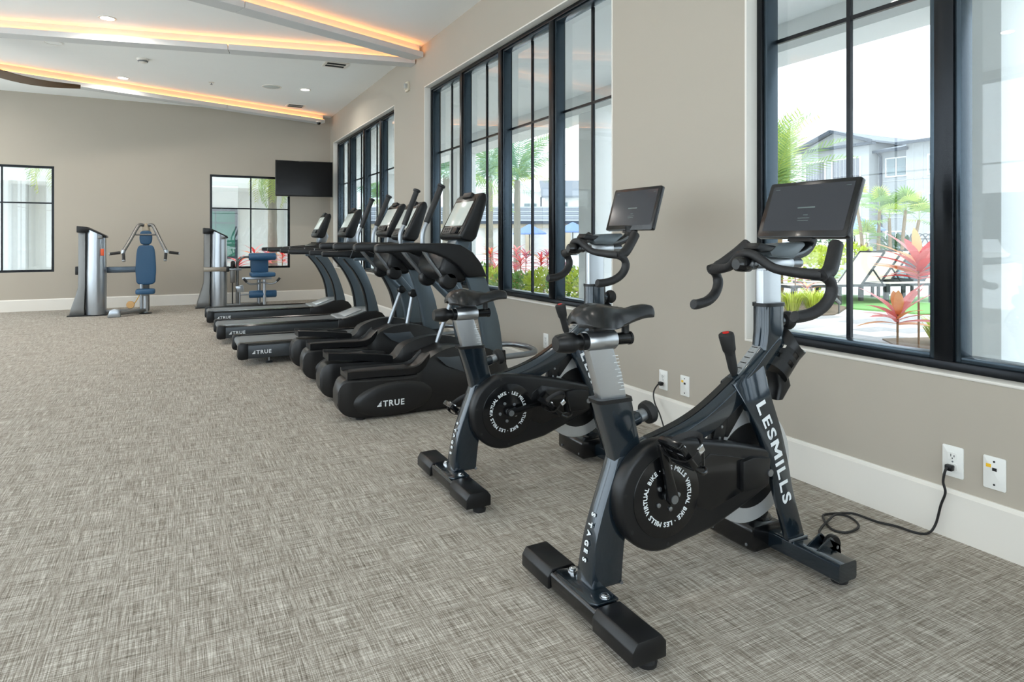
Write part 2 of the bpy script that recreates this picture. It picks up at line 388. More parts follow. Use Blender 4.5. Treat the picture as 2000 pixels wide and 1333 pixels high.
t = thing('sprinkler_head', 'small sprinkler head in the ceiling beside the middle downlight', 'sprinkler', (0.469, 10.385, ZC))
MB().lathe([(0, -0.006), (0.035, -0.006), (0.04, 0), (0, 0)], n=18).build('escutcheon', TRIM, t); MB().lathe([(0.006, -0.006), (0.006, -0.03), (0.018, -0.032), (0.018, -0.035), (0, -0.035)], n=14).build('deflector', STEEL, t)
t = thing('wall_strobe', 'cream alarm strobe on the wall between the tall windows', 'alarm', (W, 7.79, 3.027))
MB().prism(rrect(-0.055, 0.055, -0.06, 0.06, 0.015), 0, -0.03, 'x').build('back_plate', mat('cream plastic', (214, 204, 184), 0.45), t, bev=0.003)
MB().lathe([(0.04, 0.03), (0.036, 0.05), (0.02, 0.058), (0, 0.06)], ax=(-1, 0, 0), n=18).build('horn', MATS['cream plastic'], t)
MB().box(-0.07, -0.03, -0.05, -0.015, -0.03, 0.03).build('strobe_lens', mat('clear lens', (190, 190, 186), 0.15), t, bev=0.004)
t = thing('security_camera', 'small black dome camera under the far end of the last beam', 'camera', (2.30, 11.98, 3.25))
MB().lathe([(0.045, 0), (0.045, -0.02), (0.03, -0.022)], n=18).build('mount', TRIM, t); MB().lathe([(0.034, -0.02), (0.034, -0.04), (0.024, -0.06), (0, -0.068)], n=18).build('dome', BLKG, t)

# ceiling fan: hub out of frame, one bowed blade in view
FANW = mat('dark walnut fan blade', (88, 66, 40), 0.4, 0, 0.35, 9, stretch=(1, 14, 14))
t = thing('ceiling_fan', 'ceiling fan with bowed dark walnut blades under the beams', 'fan', (-2.35, 9.0, 3.02))
MB().lathe([(0, -0.06), (0.07, -0.06), (0.1, -0.03), (0.1, 0.05), (0.04, 0.08), (0.018, 0.09), (0.018, ZC - 3.02 - 0.03), (0.06, ZC - 3.02 - 0.02), (0.06, ZC - 3.02)], n=24).build('motor', BLK, t)
for k in range(3):
    a = R(22 + 120 * k); secs = []
    for i in range(15):
        s = i / 14; rr = 0.09 + 1.34 * s; wd = 0.045 + 0.075 * math.sin(math.pi * min(1, s * 0.92 + 0.12)) * (1 - 0.3 * s); wd *= (1 if s < 0.9 else max(0.12, (1 - s) / 0.1)); bow = 0.07 * math.sin(math.pi * s * 0.8) * 0.8
        z = 0.06 * (1 - s) - 0.02 + 0.035 * math.cos(s * 5); sec = []
        for yy, zz in ((-wd, 0.02), (0, 0.011), (wd, -0.02), (wd, -0.027), (0, -0.008), (-wd, 0.013)):
            v = yy + bow; sec.append((rr * math.cos(a) - v * math.sin(a), rr * math.sin(a) + v * math.cos(a), z + zz))
        secs.append(sec)
    MB().loft(secs).build('blade', FANW, t, sharp=60)

# ---------------------------------------------------------------- television on its bracket
t = thing('television', 'flat black television hung high in the far corner of the back wall', 'television', (2.03, 11.86, 2.19), R(-5))
TVB = mat('television bezel', (14, 14, 15), 0.3); SCR = mat('dark glossy screen', (8, 8, 9), 0.12, 0, 0.02, 10, spec=0.22)
w2, h2 = 0.485, 0.315
MB().box(-w2, w2, -0.0, 0.035, -h2, h2).build('housing', TVB, t, bev=0.004)
MB().box(-w2 + 0.012, w2 - 0.012, -0.004, 0.0, -h2 + 0.02, h2 - 0.012).build('screen', SCR, t)
m = MB().box(-0.16, 0.16, 0.035, 0.06, -0.12, 0.12); m.bar((0, 0.06, 0), (0.10, 0.40, 0), 0.05, 0.06); m.box(0.02, 0.22, 0.50, 0.535, -0.15, 0.15); m.bar((0.10, 0.40, 0), (0.12, 0.51, 0), 0.05, 0.06)
m.build('wall_bracket', BLK, t)

# ---------------------------------------------------------------- wall plates
PLATE = mat('white wall plate', (232, 232, 228), 0.35); SLOT = mat('dark slot', (30, 30, 30), 0.6); STICK = mat('yellow sticker', (236, 186, 40), 0.5)
def outlet(y, z, label):
    t = thing('power_outlet', label, 'outlet', (W, y, z))
    MB().prism(rrect(-0.037, 0.037, -0.058, 0.058, 0.005), 0, -0.006, 'x').build('cover_plate', PLATE, t, bev=0.0015)
    for s in (1, -1):
        f = MB().prism(rrect(-0.017, 0.017, s * 0.02 - 0.014, s * 0.02 + 0.014, 0.006), -0.006, -0.008, 'x').build('socket', PLATE, t)
        g = MB(); g.box(-0.0085, -0.008, 0.004, 0.0065, s * 0.02 - 0.002, s * 0.02 + 0.008); g.box(-0.0085, -0.008, -0.0075, -0.005, s * 0.02 - 0.002, s * 0.02 + 0.006); g.box(-0.0085, -0.008, -0.002, 0.002, s * 0.02 - 0.009, s * 0.02 - 0.005)
        g.build('slots', SLOT, f)
    MB().lathe([(0.003, 0), (0.003, 0.0015), (0, 0.002)], (-0.006, 0, 0), (-1, 0, 0), 10).build('screw', STEEL, t)
    return t
def dataplate(y, z, label):
    t = thing('data_plate', label, 'wall plate', (W, y, z))
    MB().prism(rrect(-0.036, 0.036, -0.058, 0.058, 0.005), 0, -0.006, 'x').build('cover_plate', PLATE, t, bev=0.0015)
    MB().box(-0.0075, -0.006, 0.010, 0.026, 0.018, 0.030).build('sticker', STICK, t)
    MB().box(-0.0075, -0.006, -0.008, 0.006, 0.008, 0.019).build('jack', SLOT, t)
    for s in (1, -1): MB().lathe([(0.0035, 0), (0.0035, 0.0015), (0, 0.002)], (-0.006, 0, s * 0.041), (-1, 0, 0), 10).build('screw', SLOT, t)
outlet(1.393, 0.286, 'white power outlet with the looped black plug, behind the nearest bike')
outlet(3.017, 0.279, 'white power outlet with a hanging black plug, between the two bikes')
outlet(4.40, 0.32, 'white power outlet low on the wall, mostly hidden behind the second bike')
dataplate(1.254, 0.286, 'white data plate with a yellow sticker beside the looped plug')
dataplate(2.833, 0.280, 'white data plate with a yellow sticker between the two bikes')
CORD = mat('black cord', (18, 18, 19), 0.5)
def cord(label, plug, pts, r=0.0045):
    c = MB().tube(spl(pts, 8), r, 8).build('power_cable', CORD); tag(c, label, 'cord')
    m = MB().box(plug[0] - 0.03, plug[0] - 0.008, plug[1] - 0.012, plug[1] + 0.014, plug[2] - 0.011, plug[2] + 0.011); m.build('plug', BLK, c, bev=0.004)
# ================================================================ EXERCISE BIKES
SADL = mat('black saddle vinyl', (18, 19, 21), 0.26, 0, 0.08, 40, bump=0.02)
TABS = mat('tablet screen', (20, 21, 24), 0.10, 0, 0.02, 10, emit=(0.022, 0.025, 0.030), estr=1.0)
DIMT = mat('dim screen text', (52, 62, 62), 0.3, emit=(0.05, 0.07, 0.07), estr=1.0)
RED = mat('red plastic', (200, 32, 26), 0.35)
SCALE = mat('scale strip', (150, 154, 156), 0.45, 0.2, 0.25, 120)
DISC = mat('polished flywheel rim', (214, 217, 219), 0.4, 0.7, 0.05, 20)

def make_bike(label, pos, seat=(0.0, 0.0), bar=0.0, crank=105.0, group=None):
    t = thing('exercise_bike', label, 'exercise bike', pos, group=group)
    sx, sz = seat
    # --- floor bars
    b = MB().prism(rrect(-0.048, 0.048, 0.026, 0.082, 0.014, 3), -0.290, 0.290, 'y').build('rear_stabilizer', BLKG, t, sharp=30)
    for y0, y1 in ((0.125, 0.297), (-0.297, -0.115)):
        c = MB().prism([(-0.055, 0.028), (-0.055, 0.066), (-0.04, 0.089), (0.04, 0.089), (0.055, 0.07), (0.055, 0.028)], y0, y1, 'y').build('end_cover', BLK, b, bev=0.0035)
    MB().prism([(-0.045, -0.085), (-0.03, -0.105), (0.045, -0.105), (0.047, 0.0), (0.047, 0.105), (-0.03, 0.115), (-0.045, 0.09)], 0.082, 0.090, 'z').build('foot_plate', NAVY, t, bev=0.003)
    for y in (0.088, -0.082):
        MB().lathe([(0.016, 0.0), (0.016, 0.002), (0.011, 0.003), (0.011, 0.008), (0.006, 0.011), (0, 0.011)], (0.012, y, 0.090), n=14).build('bolt', CHROME, t)
    for x, y in ((0.018, -0.262), (0.018, 0.262)):
        MB().lathe([(0, 0), (0.026, 0), (0.028, 0.012), (0.02, 0.02), (0.014, 0.03), (0, 0.03)], (x, y, 0), n=18).build('levelling_foot', RUB, t)
    MB().prism(rrect(0.781, 0.866, 0.026, 0.086, 0.01, 3), -0.271, 0.271, 'y').build('front_stabilizer', NAVY, t, sharp=30)
    for y in (-0.225, 0.225):
        MB().lathe([(0, 0), (0.026, 0), (0.028, 0.012), (0.02, 0.02), (0.014, 0.03), (0, 0.03)], (0.845, y, 0), n=18).build('levelling_foot', RUB, t)
        s = 1 if y > 0 else -1
        k = MB(); 
        for o in (-0.022, 0.016): k.prism([(0.80, 0.085), (0.862, 0.085), (0.915, 0.082), (0.92, 0.055), (0.905, 0.045), (0.90, 0.09), (0.875, 0.115), (0.862, 0.115)], s * 0.155 + o, s * 0.155 + o + 0.006, 'y')
        k = k.build('wheel_bracket', NAVY, t, bev=0.001)
        MB().lathe([(0.006, -0.013), (0.03, -0.013), (0.034, -0.008), (0.034, 0.008), (0.03, 0.013), (0.006, 0.013)], (0.902, s * 0.155, 0.078), (0, 1, 0), 22).build('transport_wheel', BLK, t)
        MB().rod((0.902, s * 0.155 - 0.024, 0.078), (0.902, s * 0.155 + 0.024, 0.078), 0.006, 10).build('wheel_axle', STEEL, t)
    g = MB().prism(rrect(0.70, 0.852, 0.022, 0.112, 0.018, 4), 0.005, 0.225, 'y').build('generator_cover', BLKG, t, bev=0.006)
    for y in (0.03, 0.19): MB().lathe([(0.005, 0), (0.005, 0.003), (0, 0.004)], (0.70, y, 0.045), (-1, 0, 0), 10).build('screw', STEEL, t)
    MB().lathe([(0.045, 0), (0.05, 0.004), (0.044, 0.010), (0, 0.012)], (0.80, 0.07, 0.110), (0, 0, 1), 22).build('cover_dome', BLKG, t)
    # --- welded frame
    st = [(0.088, -0.006, 0.104, 0.043), (0.15, 0.0, 0.112, 0.039), (0.22, 0.013, 0.123, 0.036), (0.29, 0.034, 0.142, 0.035), (0.36, 0.060, 0.165, 0.034), (0.42, 0.083, 0.19, 0.034), (0.47, 0.099, 0.215, 0.033)]
    leg = MB().loft([[(a, -h, z), (c, -h, z), (c, h, z), (a, h, z)] for z, a, c, h in [tuple(p) for p in spl(st, 4)]]).build('rear_leg', NAVY, t, bev=0.007, sharp=30)
    MB().tube(spl([(0.10, -0.046, 0.092), (0.106, -0.02, 0.092), (0.107, 0.02, 0.092), (0.10, 0.046, 0.092), (0.05, 0.048, 0.092), (0.0, 0.046, 0.092)], 4), 0.005, 8).build('weld', STEEL, leg)
    gm = MB()
    for i, ch in enumerate('STAGES'):
        z = 0.285 - i * 0.0255; x = 0.033 - (0.285 - z) * 0.245 + 0.0 if z > 0.2 else 0.012 - (0.2 - z) * 0.13
        zc = [0.285, 0.2595, 0.234, 0.2085, 0.183, 0.1575][i]; xs = [p for p in spl(st, 4)]
        a = min(xs, key=lambda p: abs(p[0] - zc)); k = [p for p in xs if p[0] > zc][0]
        d = Vector((a[1] - k[1], 0, a[0] - k[0])); d = Vector((-0.30, 0, -1)) if i < 2 else Vector((-0.2, 0, -1))
        put_text(gm, text_geo(ch, 0.024, 0.03, space=1), (a[1] - 0.0015, 0.010, zc + 0.012), d, (0, -1, 0))
    gm.build('lettering', WHITE_INK, leg, smooth=False)
    S = [(0.43, 0.098, 0.205), (0.50, 0.078, 0.185), (0.56, 0.058, 0.170), (0.636, 0.031, 0.153)]
    tube_ = MB().loft([[(x, y, z) for x, y in rrect(a, c, -0.033, 0.033, 0.016, 4)] for z, a, c in S]).build('seat_tube', NAVY, t, sharp=50)
    MB().loft([[(x, y, z) for x, y in rrect(a, c, -0.036, 0.036, 0.018, 4)] for z, a, c in [(0.628, 0.029, 0.158), (0.640, 0.025, 0.154)]]).build('collar', BLK, tube_)
    kn = MB().lathe([(0.022, 0), (0.022, 0.03), (0.016, 0.034)], (0.165, 0, 0.555), (0.96, 0, 0.28), 16).build('knob_boss', NAVY, t)
    MB().lathe([(0.012, 0.03), (0.02, 0.035), (0.02, 0.062), (0.012, 0.064)], (0.165, 0, 0.555), (0.96, 0, 0.28), 18).build('knob_sleeve', STEEL, kn)
    MB().lathe([(0.02, 0.058), (0.034, 0.062), (0.036, 0.07), (0.036, 0.082), (0.03, 0.09), (0, 0.092)], (0.165, 0, 0.555), (0.96, 0, 0.28), 22).build('height_knob', RUB, kn)
    top = [(0.15, 0.487), (0.21, 0.492), (0.29, 0.509), (0.375, 0.533), (0.455, 0.566), (0.545, 0.617), (0.634, 0.676), (0.71, 0.740), (0.785, 0.80)]
    tp = [Vector((p[0], p[1])) for p in spl(top, 4)]; secs = []; topc = []
    for i, p in enumerate(tp):
        d = (tp[min(i + 1, len(tp) - 1)] - tp[max(i - 1, 0)]).normalized(); n = Vector((d.y, -d.x)); hh = 0.062 + 0.02 * math.sin(math.pi * i / (len(tp) - 1)); topc.append((p, d, n))
        q = p + n * hh; e = p + n * 0.022
        secs.append([(e.x, -0.035, e.y), (p.x, -0.019, p.y), (p.x, 0.019, p.y), (e.x, 0.035, e.y), (q.x, 0.032, q.y), (q.x, -0.032, q.y)])
    beam_ = MB().loft(secs).build('main_beam', NAVY, t, bev=0.003, sharp=30)
    def strip(i0, i1, y, up, dn):
        return MB().loft([[(p.x - n.x * up, -y, p.y - n.y * up), (p.x - n.x * up, y, p.y - n.y * up), (p.x + n.x * dn, y, p.y + n.y * dn), (p.x + n.x * dn, -y, p.y + n.y * dn)] for p, d, n in topc[i0:i1]])
    strip(5, 23, 0.014, 0.003, 0.004).build('beam_cover', BLKG, beam_)
    strip(23, 33, 0.0165, 0.004, 0.004).build('resistance_scale', SCALE, beam_)
    mk = MB()
    for j in range(24, 32):
        p, d, n = topc[j]; q = p - n * 0.0045; mk.bar((q.x, -0.012, q.y), (q.x, 0.012, q.y), 0.003, 0.001, (-n.x, 0, -n.y))
    tag(mk.build('scale_marks', SLOT, beam_), kind='stuff')
    MB().box(0.735, 0.76, -0.012, 0.012, 0.775, 0.79).build('red_stop', RED, beam_, bev=0.003)
    for s in (-1, 1):                                                   # fork blades either side of the flywheel
        F = [((0.572, 0.634), (0.715, 0.704), 0.030), ((0.607, 0.560), (0.727, 0.585), 0.056), ((0.655, 0.460), (0.757, 0.468), 0.072), ((0.695, 0.350), (0.782, 0.355), 0.080), ((0.722, 0.250), (0.803, 0.256), 0.083), ((0.776, 0.086), (0.858, 0.086), 0.086)]
        fl = [tuple(p) for p in spl([a + b + (y,) for a, b, y in F], 4)]
        fk = MB().loft([[(a, s * y, z1), (c, s * y, z2), (c, s * (y - 0.026), z2), (a, s * (y - 0.026), z1)] for a, z1, c, z2, y in fl]).build('fork_blade', NAVY, t, bev=0.006, sharp=30)
        MB().tube([(0.775, s * 0.09, 0.089), (0.86, s * 0.09, 0.089)], 0.005, 8).build('weld', STEEL, fk)
        if s < 0:
            zs = sorted(((q[1] + q[3]) / 2, q[4]) for q in fl)
            def yo_(z):
                for (a, ya), (b, yb) in zip(zs, zs[1:]):
                    if a <= z <= b: return ya + (yb - ya) * (z - a) / max(1e-6, b - a)
                return zs[0][1] if z < zs[0][0] else zs[-1][1]
            gm = MB(); P0, P1 = Vector((0.697, 0, 0.572)), Vector((0.806, 0, 0.222)); adv = 0.0; wd = []
            geos = [text_geo(c, 0.062 if i == 0 else 0.056, 0.03, 0.0) for i, c in enumerate('LESMILLS')]
            Mp = [(0, 0), (0, .72), (.2, .72), (.41, .40), (.62, .72), (.82, .72), (.82, 0), (.64, 0), (.64, .44), (.47, .18), (.35, .18), (.18, .44), (.18, 0)]
            geos[3] = ([Vector((u * 0.056, v * 0.056, 0.0008)) for u, v in Mp], [(0, 1, 2, 11, 12), (2, 3, 10, 11), (3, 9, 10), (3, 4, 8, 9), (4, 5, 6, 7, 8)])
            for g in geos: wd.append(max(v.x for v in g[0]))
            tot = sum(wd) + 0.007 * 7; L = 0.367; k = L / tot
            for g, wv in zip(geos, wd):
                u = adv / tot; P = P0.lerp(P1, u); z = P.z
                seg = min(fl, key=lambda q: abs((q[1] + q[3]) / 2 - z)); i = fl.index(seg); nx = fl[min(i + 1, len(fl) - 1)]; pv = fl[max(i - 1, 0)]
                d = Vector(((nx[0] + nx[2] - pv[0] - pv[2]) / 2, -(nx[4] - pv[4]), (nx[1] + nx[3] - pv[1] - pv[3]) / 2)).normalized()
                xc = (seg[0] + seg[2]) / 2 + (z - (seg[1] + seg[3]) / 2) * d.x / d.z
                up = Vector((-d.z, 0, d.x)).normalized()
                o = Vector((xc - 0.020 * up.x, -seg[4] - 0.0045 - (0 if u > 0.3 else 0.002 * (0.3 - u) / 0.3), z - 0.020 * up.z))
                k0 = len(gm.v); put_text(gm, g, o, d, up, k); gm.v[k0:] = [(vx, -yo_(vz) - 0.0012 - (0.0006 if vy < o.y else 0), vz) for vx, vy, vz in gm.v[k0:]]; adv += wv + 0.007
            gm.build('lettering', WHITE_INK, fk, smooth=False)
    hd = MB().loft([[(x, y, z) for x, y in rrect(a, c, -h, h, 0.03, 5)] for z, a, c, h in ((0.69, 0.70, 0.81, 0.030), (0.76, 0.715, 0.828, 0.034), (0.80, 0.72, 0.83, 0.035), (0.893, 0.72, 0.83, 0.035))]).build('head_tube', NAVY, t, sharp=50)
    MB().loft([[(x, y, z) for x, y in rrect(0.717, 0.833, -0.038, 0.038, 0.032, 5)] for z in (0.885, 0.897)]).build('collar', BLK, hd)
    kn = MB().lathe([(0.02, 0), (0.02, 0.014), (0.013, 0.018), (0.013, 0.026)], (0.825, 0, 0.828), (1, 0, 0), 16).build('knob_boss', NAVY, t)
    MB().lathe([(0.013, 0.022), (0.026, 0.026), (0.032, 0.036), (0.034, 0.05), (0.028, 0.062), (0, 0.064)], (0.825, 0, 0.828), (1, 0, 0), 22).build('height_knob', RUB, kn)
    # --- saddle
    po = MB().loft([[(x, y, z) for x, y in rrect(a, c, -0.017, 0.017, 0.008, 3)] for z, a, c in ((0.60, 0.055, 0.150), (0.66, 0.038, 0.137), (0.715, 0.022, 0.124), (0.745, 0.013, 0.108), (0.79, 0.0 , 0.094))]); 
    po.v = [(x + sx * 0.6, y, z + sz) for x, y, z in po.v]; po = po.build('seat_post', ALU, t, sharp=30)
    mk = MB()
    for i in range(11):
        z = 0.662 + i * 0.0105 + sz; x = 0.137 - (z - sz - 0.66) * 0.24 + sx * 0.6 - 0.004; l = 0.020 if i % 2 == 0 else 0.011
        mk.box(x - l, x, -0.0178, -0.017, z, z + 0.0016)
    tag(mk.build('height_marks', WHITE_INK, po), kind='stuff')
    o = Vector((sx, 0, 0.815 + sz)); X = (1, 0, 0)
    MB().lathe([(0.029, 0.0), (0.031, 0.003), (0.031, 0.099), (0.029, 0.102)], o, X, 24).build('slider_sleeve', ALU, t)
    MB().lathe([(0.019, -0.03), (0.019, 0.158), (0.021, 0.159), (0.021, 0.166), (0.015, 0.168), (0, 0.168)], o, X, 20).build('slider_tube', BLKG, t)
    kb = MB().lathe([(0.0, -0.104), (0.021, -0.104), (0.026, -0.098), (0.031, -0.06), (0.030, -0.045), (0.022, -0.034), (0.022, -0.02), (0.026, -0.018), (0.026, 0.0)], o, X, 22).build('slider_knob', BLK, t)
    MB().lathe([(0.012, 0.148), (0.012, 0.19), (0.016, 0.20), (0.016, 0.208)], Vector((sx + 0.148, 0, 0.683 + sz)), (0, 0, 1), 14).build('saddle_clamp', BLK, t)
    MB().box(sx + 0.02, sx + 0.095, -0.014, 0.014, 0.842 + sz, 0.862 + sz).build('saddle_bracket', BLK, t, bev=0.004)
    sd = [(-0.040, 0.030, 0.893, 0.020), (-0.030, 0.058, 0.908, 0.036), (-0.008, 0.078, 0.922, 0.056), (0.030, 0.083, 0.929, 0.068), (0.07, 0.070, 0.924, 0.066), (0.11, 0.047, 0.915, 0.052), (0.16, 0.029, 0.913, 0.038), (0.21, 0.022, 0.917, 0.032), (0.245, 0.018, 0.912, 0.026), (0.255, 0.010, 0.904, 0.014)]
    secs = []
    for x, h, z, dr in [tuple(p) for p in spl(sd, 3)]:
        sec = []
        for j in range(13):
            a = math.pi * j / 12; yy = h * math.cos(a); sec.append((x + sx, yy, z + sz - dr * (abs(math.cos(a)) ** 2.6) - (0.007 if abs(yy) < 0.009 and x < 0.17 else 0)))
        for j in range(1, 12):
            a = math.pi * j / 12; yy = -h * 0.9 * math.cos(a); sec.append((x + sx, yy, z + sz - dr * (abs(math.cos(a)) ** 2.6) * 0.9 - 0.016))
        secs.append(sec)
    sa = MB().loft(secs).build('saddle', SADL, t, sharp=60)
    for s in (-1, 1): MB().tube(spl([(sx - 0.005, s * 0.032, 0.897 + sz), (sx + 0.03, s * 0.03, 0.872 + sz), (sx + 0.13, s * 0.022, 0.868 + sz), (sx + 0.19, s * 0.012, 0.878 + sz), (sx + 0.225, s * 0.008, 0.893 + sz)], 5), 0.0035, 8).build('rail', CHROME, sa)
    # --- drive side: guard, lettering ring, cranks, pedals
    c0 = Vector((0.237, 0.338)); rr = 0.170; fx = 0.70
    arc = [(c0.x + rr * math.cos(R(a)), c0.y + rr * math.sin(R(a))) for a in range(78, 292, 8)]
    outl = arc + [(0.44, 0.196), (0.579, 0.243), (fx, 0.29), (fx, 0.412), (0.548, 0.452), (0.381, 0.487)]
    gd = MB().prism(outl, -0.078, -0.022, 'y').build('chain_guard', BLK, t, bev=0.016, seg=3)
    MB().prism([(c0.x + 0.128 * math.cos(R(a)) + 0.008, c0.y + 0.128 * math.sin(R(a))) for a in range(0, 360, 8)], -0.0815, -0.076, 'y').build('guard_face', BLKG, gd, bev=0.003)
    MB().prism([(0.42, 0.258), (0.66, 0.318), (0.66, 0.38), (0.42, 0.44), (0.37, 0.41), (0.35, 0.34), (0.37, 0.28)], -0.0805, -0.076, 'y').build('guard_panel', BLKG, gd, bev=0.003)
    MB().prism([(0.552, 0.296), (0.668, 0.300), (0.678, 0.390), (0.60, 0.404), (0.552, 0.398)], -0.096, -0.05, 'y').build('axle_cover', BLK, gd, bev=0.006)
    for a in (100, 170, 215, 275): MB().lathe([(0.006, 0), (0.006, 0.001), (0, 0.001)], (c0.x + 0.150 * math.cos(R(a)), -0.0775, c0.y + 0.150 * math.sin(R(a))), (0, -1, 0), 10).build('screw', SLOT, gd)
    gm = MB(); ring = 'LES MILLS VIRTUAL BIKE \u00b7 LES MILLS VIRTUAL BIKE \u00b7 '; cc = Vector((c0.x + 0.008, c0.y)); a = R(101 if crank > 60 else 79)
    for ch in ring:
        wv = 0.6
        if ch != ' ':
            g = text_geo(ch, 0.0205, 0.016, align='CENTER'); wv = {'I': 0.5, '\u00b7': 0.5, 'M': 1.18, 'V': 1.0, 'U': 1.05, 'A': 1.02, 'R': 1.0, 'T': 0.95, 'B': 1.0, 'K': 1.0, 'E': 0.95, 'S': 0.95, 'L': 0.85}.get(ch, 1.0)
        a -= R(360 / 41.1) * wv / 2
        if ch != ' ':
            up = Vector((math.cos(a), 0, math.sin(a))); rt = Vector((math.sin(a), 0, -math.cos(a)))
            put_text(gm, g, Vector((cc.x, -0.0822, cc.y)) + up * 0.079, rt, up)
        a -= R(360 / 41.1) * wv / 2
    gm.build('lettering', WHITE_INK, gd, smooth=False)
    for k in range(5):
        a = R(crank - 36 + 72 * k); MB().lathe([(0.007, 0), (0.007, 0.004), (0.004, 0.005), (0, 0.005)], (cc.x + 0.042 * math.cos(a), -0.0815, cc.y + 0.042 * math.sin(a)), (0, -1, 0), 10).build('chainring_bolt', STEEL, gd)
    for s, ca in ((-1, crank), (1, crank + 180)):
        d = Vector((math.cos(R(ca)), 0, math.sin(R(ca)))); y0 = s * 0.104; c = Vector((cc.x, y0, cc.y)); e = c + d * 0.168 + Vector((0, s * 0.012, 0))
        if s > 0: c.y = 0.085; e.y = 0.097
        ck = MB().loft([[c + d.cross(Vector((0, 1, 0))) * q * k + Vector((0, p, 0)) + d * f * 0.168 for q, p in ((-1, -0.009), (1, -0.009), (1, 0.009), (-1, 0.009))] for f, k in ((-0.09, 0.014), (0, 0.02), (0.12, 0.018), (0.5, 0.013), (0.92, 0.013), (1.06, 0.01))]).build('crank', BLKG, t, bev=0.004)
        MB().rod((cc.x, 0.02 * s, cc.y), (cc.x, c.y + s * 0.012, cc.y), 0.013, 14).build('spindle', STEEL, ck)
        p = Vector((e.x, e.y + s * 0.055, e.z)); tilt = R(-52 if crank > 60 else -42)
        pd = MB().rod((e.x, c.y, e.z), (e.x, p.y + s * 0.045, e.z), 0.008, 10)
        fx_, ux = Vector((math.cos(tilt), 0, math.sin(tilt))), Vector((-math.sin(tilt), 0, math.cos(tilt)))
        def Pt(a_, b_, h_): return p + fx_ * a_ + Vector((0, b_, 0)) + ux * h_
        for a_ in (-0.042, 0.042): pd.bar(Pt(a_, -0.045, 0), Pt(a_, 0.045, 0), 0.010, 0.022, ux)
        for b_ in (-0.045, 0.0, 0.045): pd.bar(Pt(-0.042, b_, 0), Pt(0.042, b_, 0), 0.008, 0.018, ux)
        pd = pd.build('pedal', BLKG, t, bev=0.002)
        MB().bar(Pt(-0.03, 0, 0.011), Pt(0.03, 0, 0.011), 0.045, 0.006, ux).build('cleat_plate', CHROME, pd, bev=0.002)
        for b_ in (-0.03, 0.03): MB().lathe([(0.007, 0), (0.007, 0.005), (0.003, 0.006), (0, 0.006)], Pt(-0.022, b_, 0.011), ux, 10).build('pedal_bolt', CHROME, pd)
        MB().tube(spl([Pt(0.045, -0.032, 0.0), Pt(0.085, -0.034, 0.012), Pt(0.105, -0.02, 0.035), Pt(0.108, 0, 0.045), Pt(0.105, 0.02, 0.035), Pt(0.085, 0.034, 0.012), Pt(0.045, 0.032, 0)], 4), 0.0048, 8).build('toe_clip', BLKG, pd)
        MB().tube(spl([Pt(0.104, 0, 0.045), Pt(0.06, 0, 0.075), Pt(0.02, 0, 0.085)], 4), 0.004, 8).build('toe_clip_tongue', BLKG, pd)
        MB().tube(spl([Pt(0.0, -0.05, -0.012), Pt(0.004, -0.054, 0.03), Pt(0.012, -0.03, 0.075), Pt(0.016, 0.0, 0.088), Pt(0.012, 0.03, 0.075), Pt(0.004, 0.054, 0.03), Pt(0, 0.05, -0.012), Pt(0, 0, -0.022)], 5, True), 0.009, 6, closed=True, flat=0.18, ref=(1, 0, 0)).build('strap', RUB, pd)
        MB().bar(Pt(0.006, -0.056, 0.03), Pt(0.012, -0.05, 0.055), 0.006, 0.02, fx_).build('strap_buckle', CHROME, pd, bev=0.001)
    # --- flywheel and brake
    fc = (0.672, 0, 0.342)
    fw = MB().lathe([(0.140, -0.010), (0.196, -0.010), (0.198, -0.007), (0.198, 0.007), (0.196, 0.010), (0.140, 0.010)], fc, (0, 1, 0), 56, loop=True).build('flywheel', DISC, t)
    MB().lathe([(0, -0.016), (0.06, -0.016), (0.07, -0.013), (0.12, -0.011), (0.146, -0.013), (0.146, 0.013), (0.12, 0.011), (0.07, 0.013), (0.06, 0.016), (0, 0.016)], fc, (0, 1, 0), 48).build('flywheel_hub', BLK, fw)
    for k in range(4): MB().lathe([(0.006, -0.012), (0.006, -0.014), (0, -0.014)], (fc[0] + 0.168 * math.cos(R(45 + 90 * k)), 0, fc[2] + 0.168 * math.sin(R(45 + 90 * k))), (0, 1, 0), 10).build('balance_bolt', STEEL, fw)
    MB().rod((fc[0], -0.1, fc[2]), (fc[0], 0.1, fc[2]), 0.012, 12).build('axle', STEEL, t)
    br = MB().bar((0.535, 0, 0.470), (0.625, 0, 0.575), 0.052, 0.05, (-0.76, 0, 0.65)).build('brake_housing', BLK, t, bev=0.006)
    MB().bar((0.505, -0.012, 0.44), (0.535, -0.012, 0.53), 0.03, 0.05, (-0.9, 0, 0.3)).build('brake_arm', BLK, br, bev=0.005)
    for q in ((0.548, 0.532), (0.522, 0.498), (0.512, 0.462)): MB().lathe([(0.005, 0), (0.005, 0.003), (0, 0.004)], (q[0], -0.028, q[1]), (0, -1, 0), 10).build('brake_bolt', STEEL, br)
    lv = MB().lathe([(0.010, -0.02), (0.0155, 0.0), (0.017, 0.05), (0.018, 0.062), (0.022, 0.07), (0.026, 0.118), (0.025, 0.127), (0.02, 0.131), (0, 0.132)], (0.604, 0, 0.676), (-0.26, 0, 0.965), 20).build('resistance_lever', RUB, t)
    MB().lathe([(0.011, 0.130), (0.011, 0.1335), (0, 0.134)], (0.604, 0, 0.676), (-0.26, 0, 0.965), 16).build('lever_button', RED, lv)
    # --- bottle cage
    A, B_ = Vector((0.786, 0, 0.652)), Vector((0.893, 0, 0.762)); d = (B_ - A).normalized(); n1 = Vector((-d.z, 0, d.x)); n2 = Vector((0, 1, 0)); L = (B_ - A).length; m = MB(); rc = 0.060
